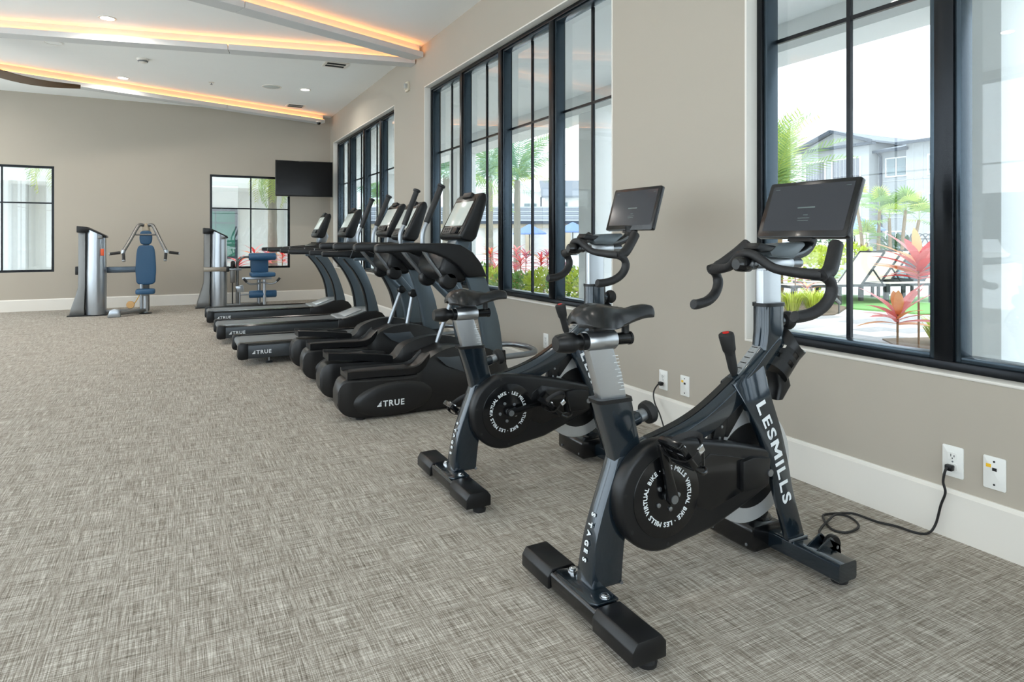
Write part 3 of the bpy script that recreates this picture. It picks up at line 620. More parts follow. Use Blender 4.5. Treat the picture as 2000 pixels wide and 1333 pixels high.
    def sh(t0, t1, a0, a1):
        k = max(3, int((a1 - a0) / 15)); q = []
        for j in range(k + 1):
            a = R(a0 + (a1 - a0) * j / k); sc = 1 - 0.26 * math.sin(a) ** 2 if t1 > 0.9 else 1; rd = n1 * math.cos(a) + n2 * math.sin(a)
            q.append([A + d * (tt * L) + rd * r_ for tt, r_ in ((t0, rc), (t1 * sc, rc + (0.006 if t1 > 0.9 else 0)), (t1 * sc, rc - 0.003), (t0, rc - 0.003))])
        m.loft(q)
    sh(0, 0.24, 0, 360); sh(0.36, 0.48, 0, 360); sh(0.60, 1.0, 0, 360)
    for a in (0, 60, 120, 180, 240, 300):
        sh(0.24, 0.36, a - 16, a + 16); sh(0.48, 0.60, a - 16, a + 16)
    m.lathe([(0, 0), (rc, 0), (rc, 0.004), (0, 0.004)], A, d, 24)
    cg = m.build('bottle_cage', BLK, t, sharp=60)
    MB().bar((0.76, 0, 0.755), (0.80, 0, 0.735), 0.04, 0.03, (0, 1, 0)).build('cage_bracket', BLK, cg, bev=0.004)
    MB().loft([[(x, y, z) for x, y in rrect(a, c, -0.03, 0.03, 0.012, 3)] for z, a, c in ((0.555, 0.785, 0.82), (0.60, 0.80, 0.86), (0.66, 0.785, 0.84))]).build('cable_cover', BLK, t)
    # --- handlebar
    zb = bar
    MB().loft([[(x, y, z + zb) for x, y in rrect(0.727, 0.822, -0.018, 0.018, 0.008, 3)] for z in (0.84, 1.012)]).build('handlebar_post', ALU, t, sharp=30)
    o = Vector((0.74, 0, 1.034 + zb))
    MB().lathe([(0.028, 0), (0.030, 0.003), (0.030, 0.13), (0.028, 0.134)], o, X, 24).build('slider_sleeve', ALU, t)
    MB().lathe([(0.017, -0.06), (0.017, 0.195), (0, 0.2)], o, X, 18).build('slider_tube', STEEL, t)
    MB().lathe([(0.0, -0.124), (0.018, -0.124), (0.024, -0.118), (0.028, -0.09), (0.027, -0.065), (0.02, -0.055), (0.02, -0.035)], o, X, 22).build('slider_knob', BLKG, t)
    MB().prism([(0.755, 1.057), (0.865, 1.052), (0.925, 1.098), (0.918, 1.110), (0.775, 1.100), (0.74, 1.075)], -0.036, 0.036, 'y').v
    q = MB().prism([(0.755, 1.057 + zb), (0.865, 1.052 + zb), (0.925, 1.098 + zb), (0.918, 1.110 + zb), (0.79, 1.104 + zb), (0.745, 1.075 + zb)], -0.036, 0.036, 'y').build('stem_cover', mat('silver grey plastic', (96, 104, 108), 0.32, 0.4), t, bev=0.006)
    MB().prism([(0.684, 1.088 + zb), (0.70, 1.108 + zb), (0.78, 1.096 + zb), (0.785, 1.078 + zb), (0.70, 1.076 + zb)], -0.032, 0.032, 'y').build('phone_rest', BLK, t, bev=0.005)
    up_ = lambda p: (p[0], p[1], p[2] + zb)
    half = lambda s: [up_(p) for p in ((0.668, s * 0.022, 1.068), (0.676, s * 0.055, 1.050), (0.692, s * 0.10, 1.022), (0.722, s * 0.17, 1.010), (0.748, s * 0.236, 1.006))]
    hb = MB().tube(spl(list(reversed(half(1))) + half(-1), 6), [0.0195 - 0.0035 * min(1, 2 * min(i, 54 - i) / 20) for i in range(55)], 12).build('handlebar', FOAM, t)
    for s in (-1, 1):
        P = [up_(p) for p in ((0.742, s * 0.240, 1.006), (0.772, s * 0.246, 0.984), (0.780, s * 0.244, 0.950), (0.758, s * 0.238, 0.912), (0.712, s * 0.230, 0.886), (0.655, s * 0.224, 0.876), (0.632, s * 0.222, 0.877))]
        MB().tube(spl(P, 5), [0.0175] * 8 + [0.019] * 22 + [0.0165], 12).build('drop_grip', FOAM, hb)
        P = [up_(p) for p in ((0.735, s * 0.243, 1.003), (0.785, s * 0.234, 1.020), (0.836, s * 0.210, 1.060), (0.872, s * 0.192, 1.094), (0.884, s * 0.187, 1.105))]
        MB().tube(spl(P, 5), [0.019] * 4 + [0.0235] * 14 + [0.0225, 0.020, 0.012], 12).build('horn_grip', FOAM, hb)
    # --- tablet on its arm
    ar = MB().tube(spl([up_(p) for p in ((0.868, 0, 1.056), (0.92, 0, 1.066), (0.965, 0, 1.082), (0.992, 0, 1.112), (0.99, 0, 1.15))], 5), 0.020, 10, flat=1.3).build('tablet_arm', BLK, t)
    MB().tube(spl([up_(p) for p in ((0.872, -0.024, 1.062), (0.925, -0.025, 1.074), (0.965, -0.025, 1.092))], 4), 0.006, 8).build('arm_trim', STEEL, ar)
    tb = bar + 0.004 if bar < 0.02 else bar + 0.005
    p0, p1 = Vector((0.934, 0, 1.121 + tb)), Vector((1.020, 0, 1.332 + tb)); ux = (p1 - p0).normalized(); nx = Vector((-ux.z, 0, ux.x)); hL = (p1 - p0).length
    if bar > 0.02: p0, p1 = p0 + Vector((0.05, 0, 0)), p1 + Vector((0.03, 0, 0.01)); ux = (p1 - p0).normalized(); nx = Vector((-ux.z, 0, ux.x)); hL = (p1 - p0).length
    def T(a, b_, h): return p0 + ux * b_ + Vector((0, a, 0)) + nx * h
    def slab(x0, x1, z0, z1, h0, h1, r_): 
        L_ = rrect(x0, x1, z0, z1, r_, 4); return MB().loft([[T(a, b_, h) for a, b_ in L_] for h in (h0, h1)])
    tbt = slab(-0.192, 0.192, 0, hL, -0.016, 0.006, 0.010).build('tablet', BLKG, t, bev=0.003)
    slab(-0.172, 0.172, 0.026, hL - 0.016, 0.005, 0.0068, 0.003).build('screen', TABS, tbt)
    sm = MB()
    for a, b_, wd, hh in ((0.0, 0.118, 0.075, 0.006), (-0.005, 0.088, 0.02, 0.003), (0.0, 0.076, 0.05, 0.002), (0.0, 0.066, 0.045, 0.002), (0.15, hL - 0.03, 0.02, 0.002), (-0.15, hL - 0.03, 0.02, 0.002)):
        L_ = rrect(a - wd / 2, a + wd / 2, b_ - hh / 2, b_ + hh / 2, hh / 3, 2); sm.add([T(x, y, 0.0072) for x, y in L_], [tuple(range(len(L_)))])
    sm.build('screen_text', DIMT, tbt)
    slab(-0.05, 0.05, -0.012, 0.03, -0.022, -0.002, 0.004).build('tablet_mount', BLK, tbt)
    return t
make_bike('nearest black and navy exercise bike with white lettering down its fork', (1.085, 1.613, 0), (0, 0), 0.0, 104, 'exercise bikes by the window wall')
make_bike('second exercise bike, its tablet against the bare wall between the tall windows', (1.095, 2.695, 0), (0.02, -0.032), 0.040, 8, 'exercise bikes by the window wall')
cord('black power cord looped on the carpet beside the nearest bike', (W - 0.006, 1.393, 0.266),
     [(2.572, 1.393, 0.266), (2.55, 1.397, 0.262), (2.545, 1.404, 0.215), (2.55, 1.399, 0.174), (2.55, 1.415, 0.121), (2.55, 1.434, 0.042), (2.53, 1.45, 0.006), (2.493, 1.476, 0.006), (2.482, 1.543, 0.006), (2.454, 1.603, 0.006), (2.445, 1.688, 0.006), (2.404, 1.716, 0.006), (2.329, 1.741, 0.006), (2.281, 1.706, 0.006), (2.237, 1.64, 0.006), (2.256, 1.599, 0.006), (2.32, 1.597, 0.006), (2.368, 1.622, 0.006), (2.393, 1.674, 0.008), (2.358, 1.706, 0.014), (2.29, 1.69, 0.014), (2.174, 1.648, 0.006), (2.10, 1.57, 0.006), (1.97, 1.53, 0.03)])
cord('black power cord hanging from the outlet between the two bikes', (W - 0.006, 3.017, 0.259),
     [(2.572, 3.017, 0.259), (2.55, 3.02, 0.256), (2.53, 3.035, 0.21), (2.525, 3.02, 0.15), (2.515, 2.96, 0.09), (2.48, 2.88, 0.02), (2.40, 2.80, 0.006), (2.2, 2.72, 0.006), (1.97, 2.64, 0.03)])
# ================================================================ ELLIPTICALS AND TREADMILLS
SHELL = mat('black moulded shell', (20, 20, 21), 0.36, 0, 0.06, 50)
GREYP = mat('graphite painted frame', (92, 104, 112), 0.3, 0.45, 0.05, 30)
LCD = mat('grey console screen', (150, 158, 152), 0.16, 0, 0.02, 10, emit=(0.16, 0.175, 0.165), estr=1.0)
BELT = mat('treadmill belt', (104, 108, 110), 0.5, 0, 0.12, 90)
HOODS = mat('silver hood plastic', (176, 180, 182), 0.3, 0.4, 0.03, 20)
RAILS = mat('satin side rail', (58, 62, 65), 0.35, 0.4, 0.05, 40)
KEYS = mat('grey keypad', (92, 90, 86), 0.5)
def quads(L, Rr, y0, y1, n=5):
    """a curved blade between outline L and outline R (x, z), from y0 to y1"""
    A = spl(L, n); B = spl(Rr, n); m = min(len(A), len(B)); A = [A[round(i * (len(A) - 1) / (m - 1))] for i in range(m)]; B = [B[round(i * (len(B) - 1) / (m - 1))] for i in range(m)]
    return MB().loft([[(a.x, y0, a.y), (b.x, y0, b.y), (b.x, y1, b.y), (a.x, y1, a.y)] for a, b in zip(A, B)])
def logo_true(par, x, y, z, size, mtl=None):
    """white wedge mark and the word beside it, on a face that looks towards -y"""
    g = MB(); put_text(g, text_geo('TRUE', size / 0.72, 0.02, 0, space=1.18), (x + size * 1.25, y, z), (1, 0, 0), (0, 0, 1))
    for i in range(3):
        a, b = i / 3 + 0.04, (i + 1) / 3 - 0.03
        p = [(x + size * (0.15 + 0.85 * 0) + size * 0.9 * max(0, a - 0.0) * 0.9, z + size * a), (x + size * 0.98, z + size * a * 1.0), (x + size * 0.98, z + size * b), (x + size * 0.9 * b * 0.98 + size * 0.10, z + size * b)]
        g.add([(u, y, v) for u, v in p], [(0, 1, 2, 3)])
    g.build('lettering', WHITE_INK, par, smooth=False)

def console(t, x, prof, sb, st_, wd=0.205, sw=0.160):
    """bezel body with screen, keypad and top handle; prof is the side outline, sb and st_ the screen's lower and upper edge"""
    c = MB().prism([(p[0] + x, p[1]) for p in prof], -wd, wd, 'y').build('console', BLK, t, bev=0.018, seg=3)
    a, b = Vector((sb[0] + x, 0, sb[1])), Vector((st_[0] + x, 0, st_[1])); u = (b - a).normalized(); n = Vector((-u.z, 0, u.x)); L = (b - a).length
    def pl(x0, x1, z0, z1, h0, h1, nm, mt, r_=0.006, bev=0.001):
        o = rrect(x0, x1, z0, z1, r_, 3); return MB().loft([[a + u * q + Vector((0, -p, 0)) + n * h for p, q in o] for h in (h0, h1)]).build(nm, mt, c, bev=bev)
    pl(-sw - 0.018, sw + 0.018, -0.072, L + 0.032, -0.02, 0.003, 'bezel', BLKG, 0.03)
    pl(-sw, sw, 0, L, 0.0, 0.005, 'screen', LCD)
    pl(-sw * 0.8, sw * 0.15, -0.066, -0.014, 0.0, 0.014, 'keypad', KEYS, 0.012)
    for i in range(3):
        for j in range(2): pl(-sw * 0.68 + i * 0.042, -sw * 0.68 + i * 0.042 + 0.026, -0.060 + j * 0.023, -0.045 + j * 0.023, 0.013, 0.0165, 'key', BLK, 0.004, 0)
    pl(sw * 0.35, sw * 0.85, -0.066, -0.016, 0.0, 0.018, 'keypad', BLK, 0.012)
    pl(-0.075, 0.075, L + 0.035, L + 0.075, -0.03, 0.012, 'top_handle', BLK, 0.01, 0.004)
    return c
PROF = [(0.0, 0.0), (0.012, -0.030), (0.095, -0.046), (0.128, -0.016), (0.214, 0.256), (0.205, 0.294), (0.178, 0.306), (0.143, 0.278)]

def make_elliptical(label, pos, group):
    t = thing('elliptical_trainer', label, 'elliptical trainer', pos, group=group)
    for s in (-1, 1):
        yo, yi = s * 0.365, s * 0.185
        st = [(-0.022, 0.105, 0.185), (0.0, 0.060, 0.240), (0.045, 0.030, 0.262), (0.14, 0.012, 0.258), (0.30, 0.010, 0.252), (0.45, 0.010, 0.252), (0.52, 0.010, 0.275), (0.57, 0.010, 0.340), (0.66, 0.010, 0.380), (0.78, 0.010, 0.402), (0.90, 0.012, 0.398), (1.02, 0.02, 0.365), (1.10, 0.03, 0.315), (1.15, 0.06, 0.25)]
        secs = []
        for x, z0, z1 in [tuple(p) for p in spl(st, 3)]:
            h = z1 - z0; ch = 0.012 + 0.05 * max(0, min(1, (x - 0.5) / 0.2)); yc = (yo + yi) / 2; f = 1 if x > 0.04 else 0.75 + 0.25 * max(0, (x + 0.022) / 0.062)
            P = lambda y, z: (x, yc + (y - yc) * f, z)
            secs.append([P(yo - s * 0.02, z0), P(yo, z0 + min(0.05, h * 0.25)), P(yo, z0 + h * (0.92 if x < 0.5 else 0.62)), P(yo - s * ch, z1), P(yi + s * ch * 0.6, z1), P(yi, z0 + h * 0.8), P(yi, z0 + h * 0.2), P(yi + s * 0.02, z0)])
        sh = MB().loft(secs).build('side_shell', SHELL, t, sharp=28)
        ov = []; ec = (0.325, 0.118)
        for k, dy in ((1.0, 0.0), (0.93, 0.012), (0.80, 0.019), (0.5, 0.021)):
            ov.append([(ec[0] + 0.262 * k * math.cos(R(a)), yo + s * (dy - 0.004), ec[1] + 0.108 * k * math.sin(R(a)) + 0.03 * k * math.cos(R(a)) * 0.35) for a in range(0, 360, 10)])
        MB().loft(ov).build('side_panel', SHELL, sh, sharp=50)
        if s < 0: logo_true(sh, 0.202, yo - 0.0185, 0.078, 0.037)
        MB().prism([(0.61, 0.395 - 0.04), (0.70, 0.345), (0.84, 0.35), (0.93, 0.22), (0.80, 0.24), (0.68, 0.29)], yo + s * 0.001, yo + s * 0.004, 'y').build('lit_facet', mat('lit shell plastic', (72, 78, 84), 0.28, 0.2), sh, bev=0.001)  # lighter slab paints the light on the dome's upward slope
        MB().lathe([(0, 0), (0.030, 0), (0.033, 0.012), (0.02, 0.02), (0.012, 0.03), (0, 0.03)], (0.125, yo - s * 0.05, 0), n=16).build('levelling_foot', RUB, t)
        MB().lathe([(0, 0), (0.030, 0), (0.033, 0.012), (0.02, 0.02), (0.012, 0.03), (0, 0.03)], (1.05, yo - s * 0.05, 0), n=16).build('levelling_foot', RUB, t)
        # pedal: tray with a rim that curls up in front
        y0, y1 = (yo + s * 0.0, yi - s * 0.0); zt = 0.262 if s < 0 else 0.275
        pr = [(0.03, 0.0, 0.05), (0.08, 0.002, 0.050), (0.25, 0.0, 0.046), (0.42, -0.004, 0.042), (0.490, 0.004, 0.058), (0.535, 0.040, 0.100), (0.560, 0.088, 0.122)]
        if s > 0: pr = [(0.03, 0.012, 0.066), (0.08, 0.012, 0.062), (0.25, -0.005, 0.046), (0.44, -0.035, 0.022), (0.475, -0.038, 0.014), (0.485, -0.034, 0.006)]
        secs = [[(x, y0 + s * 0.004, zt + a), (x, y0 + s * 0.008, zt + b - 0.006), (x, y0 - s * 0.004, zt + b), (x, y0 - s * 0.014, zt + b), (x, y0 - s * 0.02, zt + b - 0.018), (x, y1 + s * 0.02, zt + b - 0.018), (x, y1 + s * 0.014, zt + b), (x, y1 - s * 0.004, zt + b - 0.004), (x, y1 - s * 0.004, zt + a)] for x, a, b in [tuple(p) for p in spl(pr, 3)]]
        pd = MB().loft(secs).build('pedal', BLK, t, sharp=35)
        MB().box(0.07, 0.44 if s < 0 else 0.30, min(y0, y1) + 0.026, max(y0, y1) - 0.026, zt + 0.022, zt + 0.034).build('foot_pad', RUB, pd, bev=0.003)
        # uprights
        up = quads([(0.862, 0.86), (0.903, 0.75), (0.965, 0.55), (1.005, 0.33)], [(1.002, 0.858), (1.058, 0.713), (1.108, 0.556), (1.132, 0.40), (1.138, 0.33)], s * 0.275, s * 0.225).build('upright', GREYP, t, bev=0.008, sharp=30)
        MB().prism([(0.985, 0.21), (0.99, 0.345), (1.155, 0.345), (1.165, 0.21), (1.15, 0.05), (1.02, 0.05)], s * 0.285, s * 0.205, 'y').build('upright_sleeve', BLK, up, bev=0.008)
        # fixed rail merging into the shroud
        rl = [(0.225, 1.078), (0.245, 1.090), (0.58, 1.093), (0.70, 1.095), (0.80, 1.082), (0.89, 1.035), (0.955, 0.958), (1.0, 0.862), (0.862, 0.862), (0.80, 0.93), (0.72, 0.985), (0.63, 1.022), (0.54, 1.040), (0.40, 1.036), (0.24, 1.030), (0.225, 1.042)]
        MB().prism(rl, s * 0.312, s * 0.245, 'y').build('fixed_handrail', BLK, t, bev=0.017, seg=3)
        # swing arm
        ya = s * 0.205
        pts = [(0.600, 1.238), (0.574, 1.17), (0.570, 1.09), (0.592, 1.02), (0.70, 0.875), (0.735, 0.835)] if s < 0 else [(0.578, 1.230), (0.548, 1.165), (0.548, 1.087), (0.575, 1.02), (0.70, 0.875), (0.735, 0.835)]
        tp = (0.708, 1.49) if s < 0 else (0.675, 1.485)
        am = MB().tube(spl([(x, ya, z) for x, z in pts], 5), 0.0155, 10).build('swing_arm', STEEL, t)
        bt = Vector((pts[0][0], ya, pts[0][1])); tt = Vector((tp[0], ya, tp[1])); bt = bt - (tt - bt) * 0.03
        MB().lathe([(0.017, 0), (0.0205, 0.004), (0.0205, 0.24), (0.0205, (tt - bt).length - 0.02), (0.027, (tt - bt).length - 0.016), (0.028, (tt - bt).length - 0.004), (0.022, (tt - bt).length), (0, (tt - bt).length)], bt, tt - bt, 16).build('hand_grip', FOAM, am)
        MB().lathe([(0, -0.04), (0.052, -0.04), (0.062, -0.02), (0.062, 0.02), (0.052, 0.04), (0, 0.04)], (0.752, ya, 0.838), (0, 1, 0), 22).build('pivot_cover', BLK, am, bev=0.004)
        pv = (0.915, 0.655) if s < 0 else (0.945, 0.66); lk = (0.856, 0.34) if s < 0 else (0.795, 0.27)
        MB().tube([(0.77, ya, 0.83), (pv[0], ya, pv[1])], 0.022, 12).build('lower_arm', GREYP, am)
        MB().lathe([(0, -0.035), (0.032, -0.035), (0.036, -0.02), (0.036, 0.02), (0.032, 0.035), (0, 0.035)], (pv[0], ya, pv[1]), (0, 1, 0), 18).build('joint', BLK, am, bev=0.003)
        MB().rod((pv[0], ya, pv[1]), (lk[0], ya, lk[1]), 0.017, 12).build('pedal_link', STEEL, am)
    MB().prism([(0.70, 0.99), (0.68, 0.90), (0.74, 0.83), (0.86, 0.82), (0.92, 0.88), (0.93, 0.99), (0.86, 1.075), (0.76, 1.07)], -0.245, 0.245, 'y').build('crossbar', BLK, t, bev=0.03, seg=3)
    MB().box(0.30, 0.44, -0.185, 0.185, 0.02, 0.075).build('rear_crossbar', BLK, t, bev=0.01)
    MB().prism([(0.62, 0.02), (0.62, 0.30), (0.80, 0.36), (1.05, 0.33), (1.12, 0.2), (1.12, 0.02)], -0.19, 0.19, 'y').build('drive_cover', BLK, t, bev=0.02)
    MB().tube(spl([(1.10, -0.24, 0.285), (1.34, -0.235, 0.292), (1.44, -0.19, 0.295), (1.485, -0.07, 0.297), (1.485, 0.07, 0.297), (1.44, 0.19, 0.295), (1.34, 0.235, 0.292), (1.10, 0.24, 0.285)], 6), 0.021, 12).build('lifting_handle', STEEL, t)
    MB().prism([(0.90, 1.16), (0.985, 1.16), (0.97, 1.08), (0.93, 1.0), (0.83, 1.02), (0.86, 1.10)], -0.085, 0.085, 'y').build('console_neck', GREYP, t, bev=0.012)
    console(t, 0.842, [(a, b + 1.146) for a, b in PROF], (0.0355, 1.215), (0.1245, 1.388))
    return t
make_elliptical('black elliptical trainer standing right behind the second bike', (0.90, 4.33, 0), 'elliptical trainers')
make_elliptical('black elliptical trainer standing between the treadmills and another elliptical', (0.90, 5.55, 0), 'elliptical trainers')

def make_treadmill(label, pos, group):
    t = thing('treadmill', label, 'treadmill', pos, group=group)
    for s in (-1, 1):
        MB().prism(rrect(0.055, 0.178, s * 0.318 - 0.012, s * 0.318 + 0.012, 0.006, 2), 0.075, 1.42, 'x').v
        m = MB().box(0.07, 1.42, s * 0.305, s * 0.33, 0.06, 0.176); sd = m.build('side_panel', RAILS, t, bev=0.005)
        if s < 0: logo_true(sd, 0.110, -0.3308, 0.098, 0.034)
        MB().prism([(0.255, 0.178), (0.256, 0.192), (0.275, 0.200), (0.325, 0.194), (0.332, 0.178)] if s > 0 else [(-0.332, 0.178), (-0.325, 0.194), (-0.275, 0.200), (-0.256, 0.192), (-0.255, 0.178)], 0.06, 1.32, 'x').build('foot_rail', BLKG, t, sharp=25)
        ec = MB().prism([(-0.005, 0.085), (0.0, 0.06), (0.03, 0.05), (0.085, 0.055), (0.085, 0.196), (0.02, 0.202), (0.0, 0.185)], s * 0.338, s * 0.255, 'y').build('end_cap', BLK, t, bev=0.008)
        f = MB().lathe([(0, 0), (0.03, 0), (0.034, 0.006), (0.026, 0.014), (0.010, 0.018), (0.010, 0.05), (0.016, 0.052), (0.016, 0.065)], (0.27, s * 0.25, 0), n=16).build('levelling_foot', STEEL, t)
        MB().lathe([(0.0, -0.02), (0.045, -0.02), (0.05, -0.01), (0.05, 0.01), (0.045, 0.02), (0, 0.02)], (1.62, s * 0.28, 0.05), (0, 1, 0), 18).build('wheel', RUB, t)
        # motor hood end cap
        MB().prism([(1.27, 0.062), (1.27, 0.19), (1.36, 0.195), (1.48, 0.225), (1.61, 0.268), (1.72, 0.275), (1.79, 0.245), (1.835, 0.19), (1.845, 0.12), (1.83, 0.062)], s * 0.338, s * 0.245, 'y').build('hood_cap', SHELL, t, bev=0.012, seg=3)
        up = quads([(1.29, 0.955), (1.366, 0.86), (1.466, 0.735), (1.561, 0.555), (1.605, 0.389), (1.622, 0.24)], [(1.455, 0.955), (1.535, 0.838), (1.612, 0.703), (1.70, 0.476), (1.748, 0.30), (1.756, 0.24)], s * 0.318, s * 0.262).build('upright', GREYP, t, bev=0.007, sharp=30)
        quads([(1.283, 0.955), (1.359, 0.86), (1.459, 0.735), (1.553, 0.555), (1.597, 0.389), (1.614, 0.24)], [(1.30, 0.955), (1.376, 0.86), (1.476, 0.735), (1.571, 0.555), (1.615, 0.389), (1.632, 0.24)], s * 0.320, s * 0.260).build('upright_edge', BLK, up, sharp=40)
        h = MB().prism([(0.725, 0.965), (0.735, 0.956), (0.95, 0.950), (1.00, 0.938), (1.30, 0.936), (1.36, 0.925), (1.50, 0.925), (1.54, 0.96), (1.50, 1.03), (1.30, 1.034), (0.95, 1.010), (0.735, 1.004), (0.725, 0.998)], s * 0.345, s * 0.290, 'y').build('handrail', BLK, t, bev=0.014, seg=3)
        MB().prism([(0.975, 0.940), (1.005, 1.016), (1.013, 1.016), (0.983, 0.940)], s * 0.347, s * 0.288, 'y').build('rail_joint', STEEL, h)
        MB().box(1.02, 1.36, s * 0.345, s * 0.300, 0.915, 0.955).build('rail_support', GREYP, h, bev=0.008)
    MB().box(0.03, 1.36, -0.252, 0.252, 0.172, 0.184).build('belt', BELT, t, bev=0.005)
    MB().box(0.06, 1.36, -0.30, 0.30, 0.075, 0.172).build('deck', BLK, t, bev=0.005)
    MB().rod((0.045, -0.256, 0.152), (0.045, 0.256, 0.152), 0.032, 18).build('rear_roller', BELT, t)
    MB().prism([(1.30, 0.18), (1.31, 0.196), (1.40, 0.205), (1.60, 0.276), (1.74, 0.274), (1.80, 0.23), (1.82, 0.06), (1.30, 0.06)], -0.25, 0.25, 'y').build('motor_hood', HOODS, t, bev=0.01)
    MB().prism([(1.385, 0.204), (1.585, 0.275), (1.583, 0.280), (1.383, 0.209)], -0.17, 0.17, 'y').build('hood_plate', mat('pale hood plate', (208, 212, 214), 0.25, 0.3), t, bev=0.002)
    MB().prism([(1.29, 0.965), (1.31, 1.03), (1.40, 1.07), (1.54, 1.055), (1.56, 0.98), (1.46, 0.925), (1.34, 0.935)], -0.30, 0.30, 'y').build('crossbar', BLK, t, bev=0.015)
    for y in (-0.20, 0.20):
        MB().lathe([(0.042, 0.0), (0.046, 0.012), (0.040, 0.012), (0.034, -0.004), (0, -0.004)], (1.42, y, 1.064), n=18).build('cup_holder', BLKG, t)
    MB().box(1.275, 1.315, -0.05, 0.05, 0.93, 0.975).build('stop_key', RED, t, bev=0.006)
    MB().prism([(1.42, 1.05), (1.44, 1.20), (1.54, 1.24), (1.575, 1.16), (1.53, 1.05)], -0.07, 0.07, 'y').build('console_neck', STEEL, t, bev=0.01)
    console(t, 1.375, [(a, b + 1.178) for a, b in PROF], (0.0432, 1.262), (0.1286, 1.428), wd=0.20)
    return t
make_treadmill('treadmill closest to the ellipticals, its whole side lettering uncovered', (0.49, 6.50, 0), 'treadmills in the row')
make_treadmill('middle treadmill of the three in the row', (0.395, 7.88, 0), 'treadmills in the row')
make_treadmill('last treadmill of the row, nearest the back wall and the television', (0.36, 9.43, 0), 'treadmills in the row')
# ================================================================ STRENGTH MACHINES AT THE BACK WALL
BLUE = mat('blue upholstery', (38, 80, 114), 0.45, 0, 0.06, 60, bump=0.04)
SILV = mat('silver shroud', (176, 182, 188), 0.28, 0.85, 0.04, 20, stretch=(1, 1, 0.1))
GUN = mat('gunmetal frame', (112, 112, 110), 0.35, 0.6, 0.05, 30)
TAN = mat('tan foot roller', (226, 178, 118), 0.5); ORG = mat('orange label', (226, 92, 50), 0.5)
def tower(t, x0, y0, h=1.29):
    """weight-stack tower: rounded silver front shroud, gunmetal back leg that flares at the foot, sloping black cap"""
    secs = []
    for z, k in ((0.015, 1.0), (0.06, 1.02), (0.6, 1.05), (1.0, 0.98)):
        secs.append([(x0 + 0.02 + 0.125 * k * math.cos(R(a)), y0 + 0.02 - 0.16 * k * max(-0.4, math.sin(R(a))), z) for a in range(-30, 211, 12)])
    tp = [(x, y, h - 0.01 - (x - x0 + 0.10) * 0.50) for x, y, z in secs[-1]]
    sh = MB().loft(secs + [tp]).build('front_shroud', SILV, t, sharp=50)
    MB().box(x0 + 0.05, x0 + 0.11, y0 - 0.155, y0 - 0.10, h - 0.16, h - 0.115).build('badge', GUN, sh, bev=0.004)
    MB().loft([[(x, y, z) for x, y, z in ((a, y0 - 0.02, zz), (b, y0 - 0.06, zz), (b, y0 + 0.20, zz), (a, y0 + 0.20, zz))] for a, b, zz in ((x0 - 0.315, x0 - 0.12, 0.01), (x0 - 0.295, x0 - 0.125, 0.10), (x0 - 0.235, x0 - 0.118, 0.30), (x0 - 0.205, x0 - 0.112, 0.42), (x0 - 0.20, x0 - 0.11, h - 0.02))]).build('back_leg', GUN, t, bev=0.01)
    MB().box(x0 - 0.112, x0 - 0.075, y0 - 0.02, y0 + 0.15, 0.02, h - 0.02).build('guide_slot', BLK, t)
    MB().prism([(x0 - 0.215, h - 0.07), (x0 - 0.215, h + 0.028), (x0 - 0.09, h + 0.015), (x0 + 0.155, h - 0.115), (x0 + 0.155, h - 0.15), (x0 - 0.06, h - 0.03), (x0 - 0.10, h - 0.07)], y0 - 0.10, y0 + 0.19, 'y').build('top_cap', BLK, t, bev=0.01)
    MB().box(x0 - 0.33, x0 + 0.16, y0 - 0.12, y0 + 0.22, 0.0, 0.016).build('floor_plate', BLK, t)
    for k in range(10): MB().box(x0 - 0.09, x0 + 0.09, y0 + 0.03, y0 + 0.14, 0.08 + k * 0.05, 0.125 + k * 0.05).build('weight_plate', BLK, t)

t = thing('chest_press_machine', 'silver strength machine with a tall blue back pad and spread press arms', 'gym machine', (-1.05, 11.30, 0), group='strength machines along the back wall')
tower(t, 0, 0, 1.285)
MB().box(-0.245, -0.195, 0.02, 0.10, 0.60, 0.72).build('weight_pin', BLK, t, bev=0.008)
MB().box(0.085, 0.125, -0.13, -0.09, 0.88, 0.98).build('label_sticker', ORG, t, bev=0.004)
bx = 0.655                                                              # seat centre line
MB().box(0.12, bx - 0.02, 0.095, 0.155, 0.615, 0.705).build('link_beam', mat('steel blue beam', (88, 100, 112), 0.35, 0.6), t, bev=0.008)
MB().prism([(bx - 0.045, 0.02), (bx - 0.045, 1.24), (bx + 0.045, 1.24), (bx + 0.045, 0.02)], 0.10, 0.17, 'y').build('spine', GUN, t, bev=0.01)
def pad(name, prof, y0, y1, par=t): return MB().prism(prof, y0, y1, 'y').build(name, BLUE, par, bev=0.022, seg=4)
pad('back_pad', [tuple(p) for p in spl([(bx - 0.10, 0.44), (bx + 0.10, 0.44), (bx + 0.132, 0.56), (bx + 0.134, 0.75), (bx + 0.105, 1.0), (bx, 1.025), (bx - 0.105, 1.0), (bx - 0.134, 0.75), (bx - 0.132, 0.56)], 5, True)], 0.0, 0.08)
pad('head_pad', [tuple(p) for p in spl([(bx - 0.055, 1.045), (bx + 0.055, 1.045), (bx + 0.085, 1.12), (bx + 0.07, 1.23), (bx, 1.25), (bx - 0.07, 1.23), (bx - 0.085, 1.12)], 5, True)], 0.01, 0.08)
MB().prism(rrect(bx - 0.128, bx + 0.128, -0.27, 0.02, 0.06, 5), 0.30, 0.372, 'z').build('seat_pad', BLUE, t, bev=0.02, seg=3)
MB().box(bx - 0.05, bx + 0.05, -0.22, 0.06, 0.275, 0.305).build('seat_bracket', GUN, t, bev=0.005)
MB().rod((bx, -0.08, 0.015), (bx, -0.08, 0.285), 0.036, 18).build('seat_post', SILV, t); MB().rod((bx - 0.06, 0.02, 0.015), (bx - 0.06, 0.02, 0.44), 0.022, 14).build('adjuster_post', SILV, t)
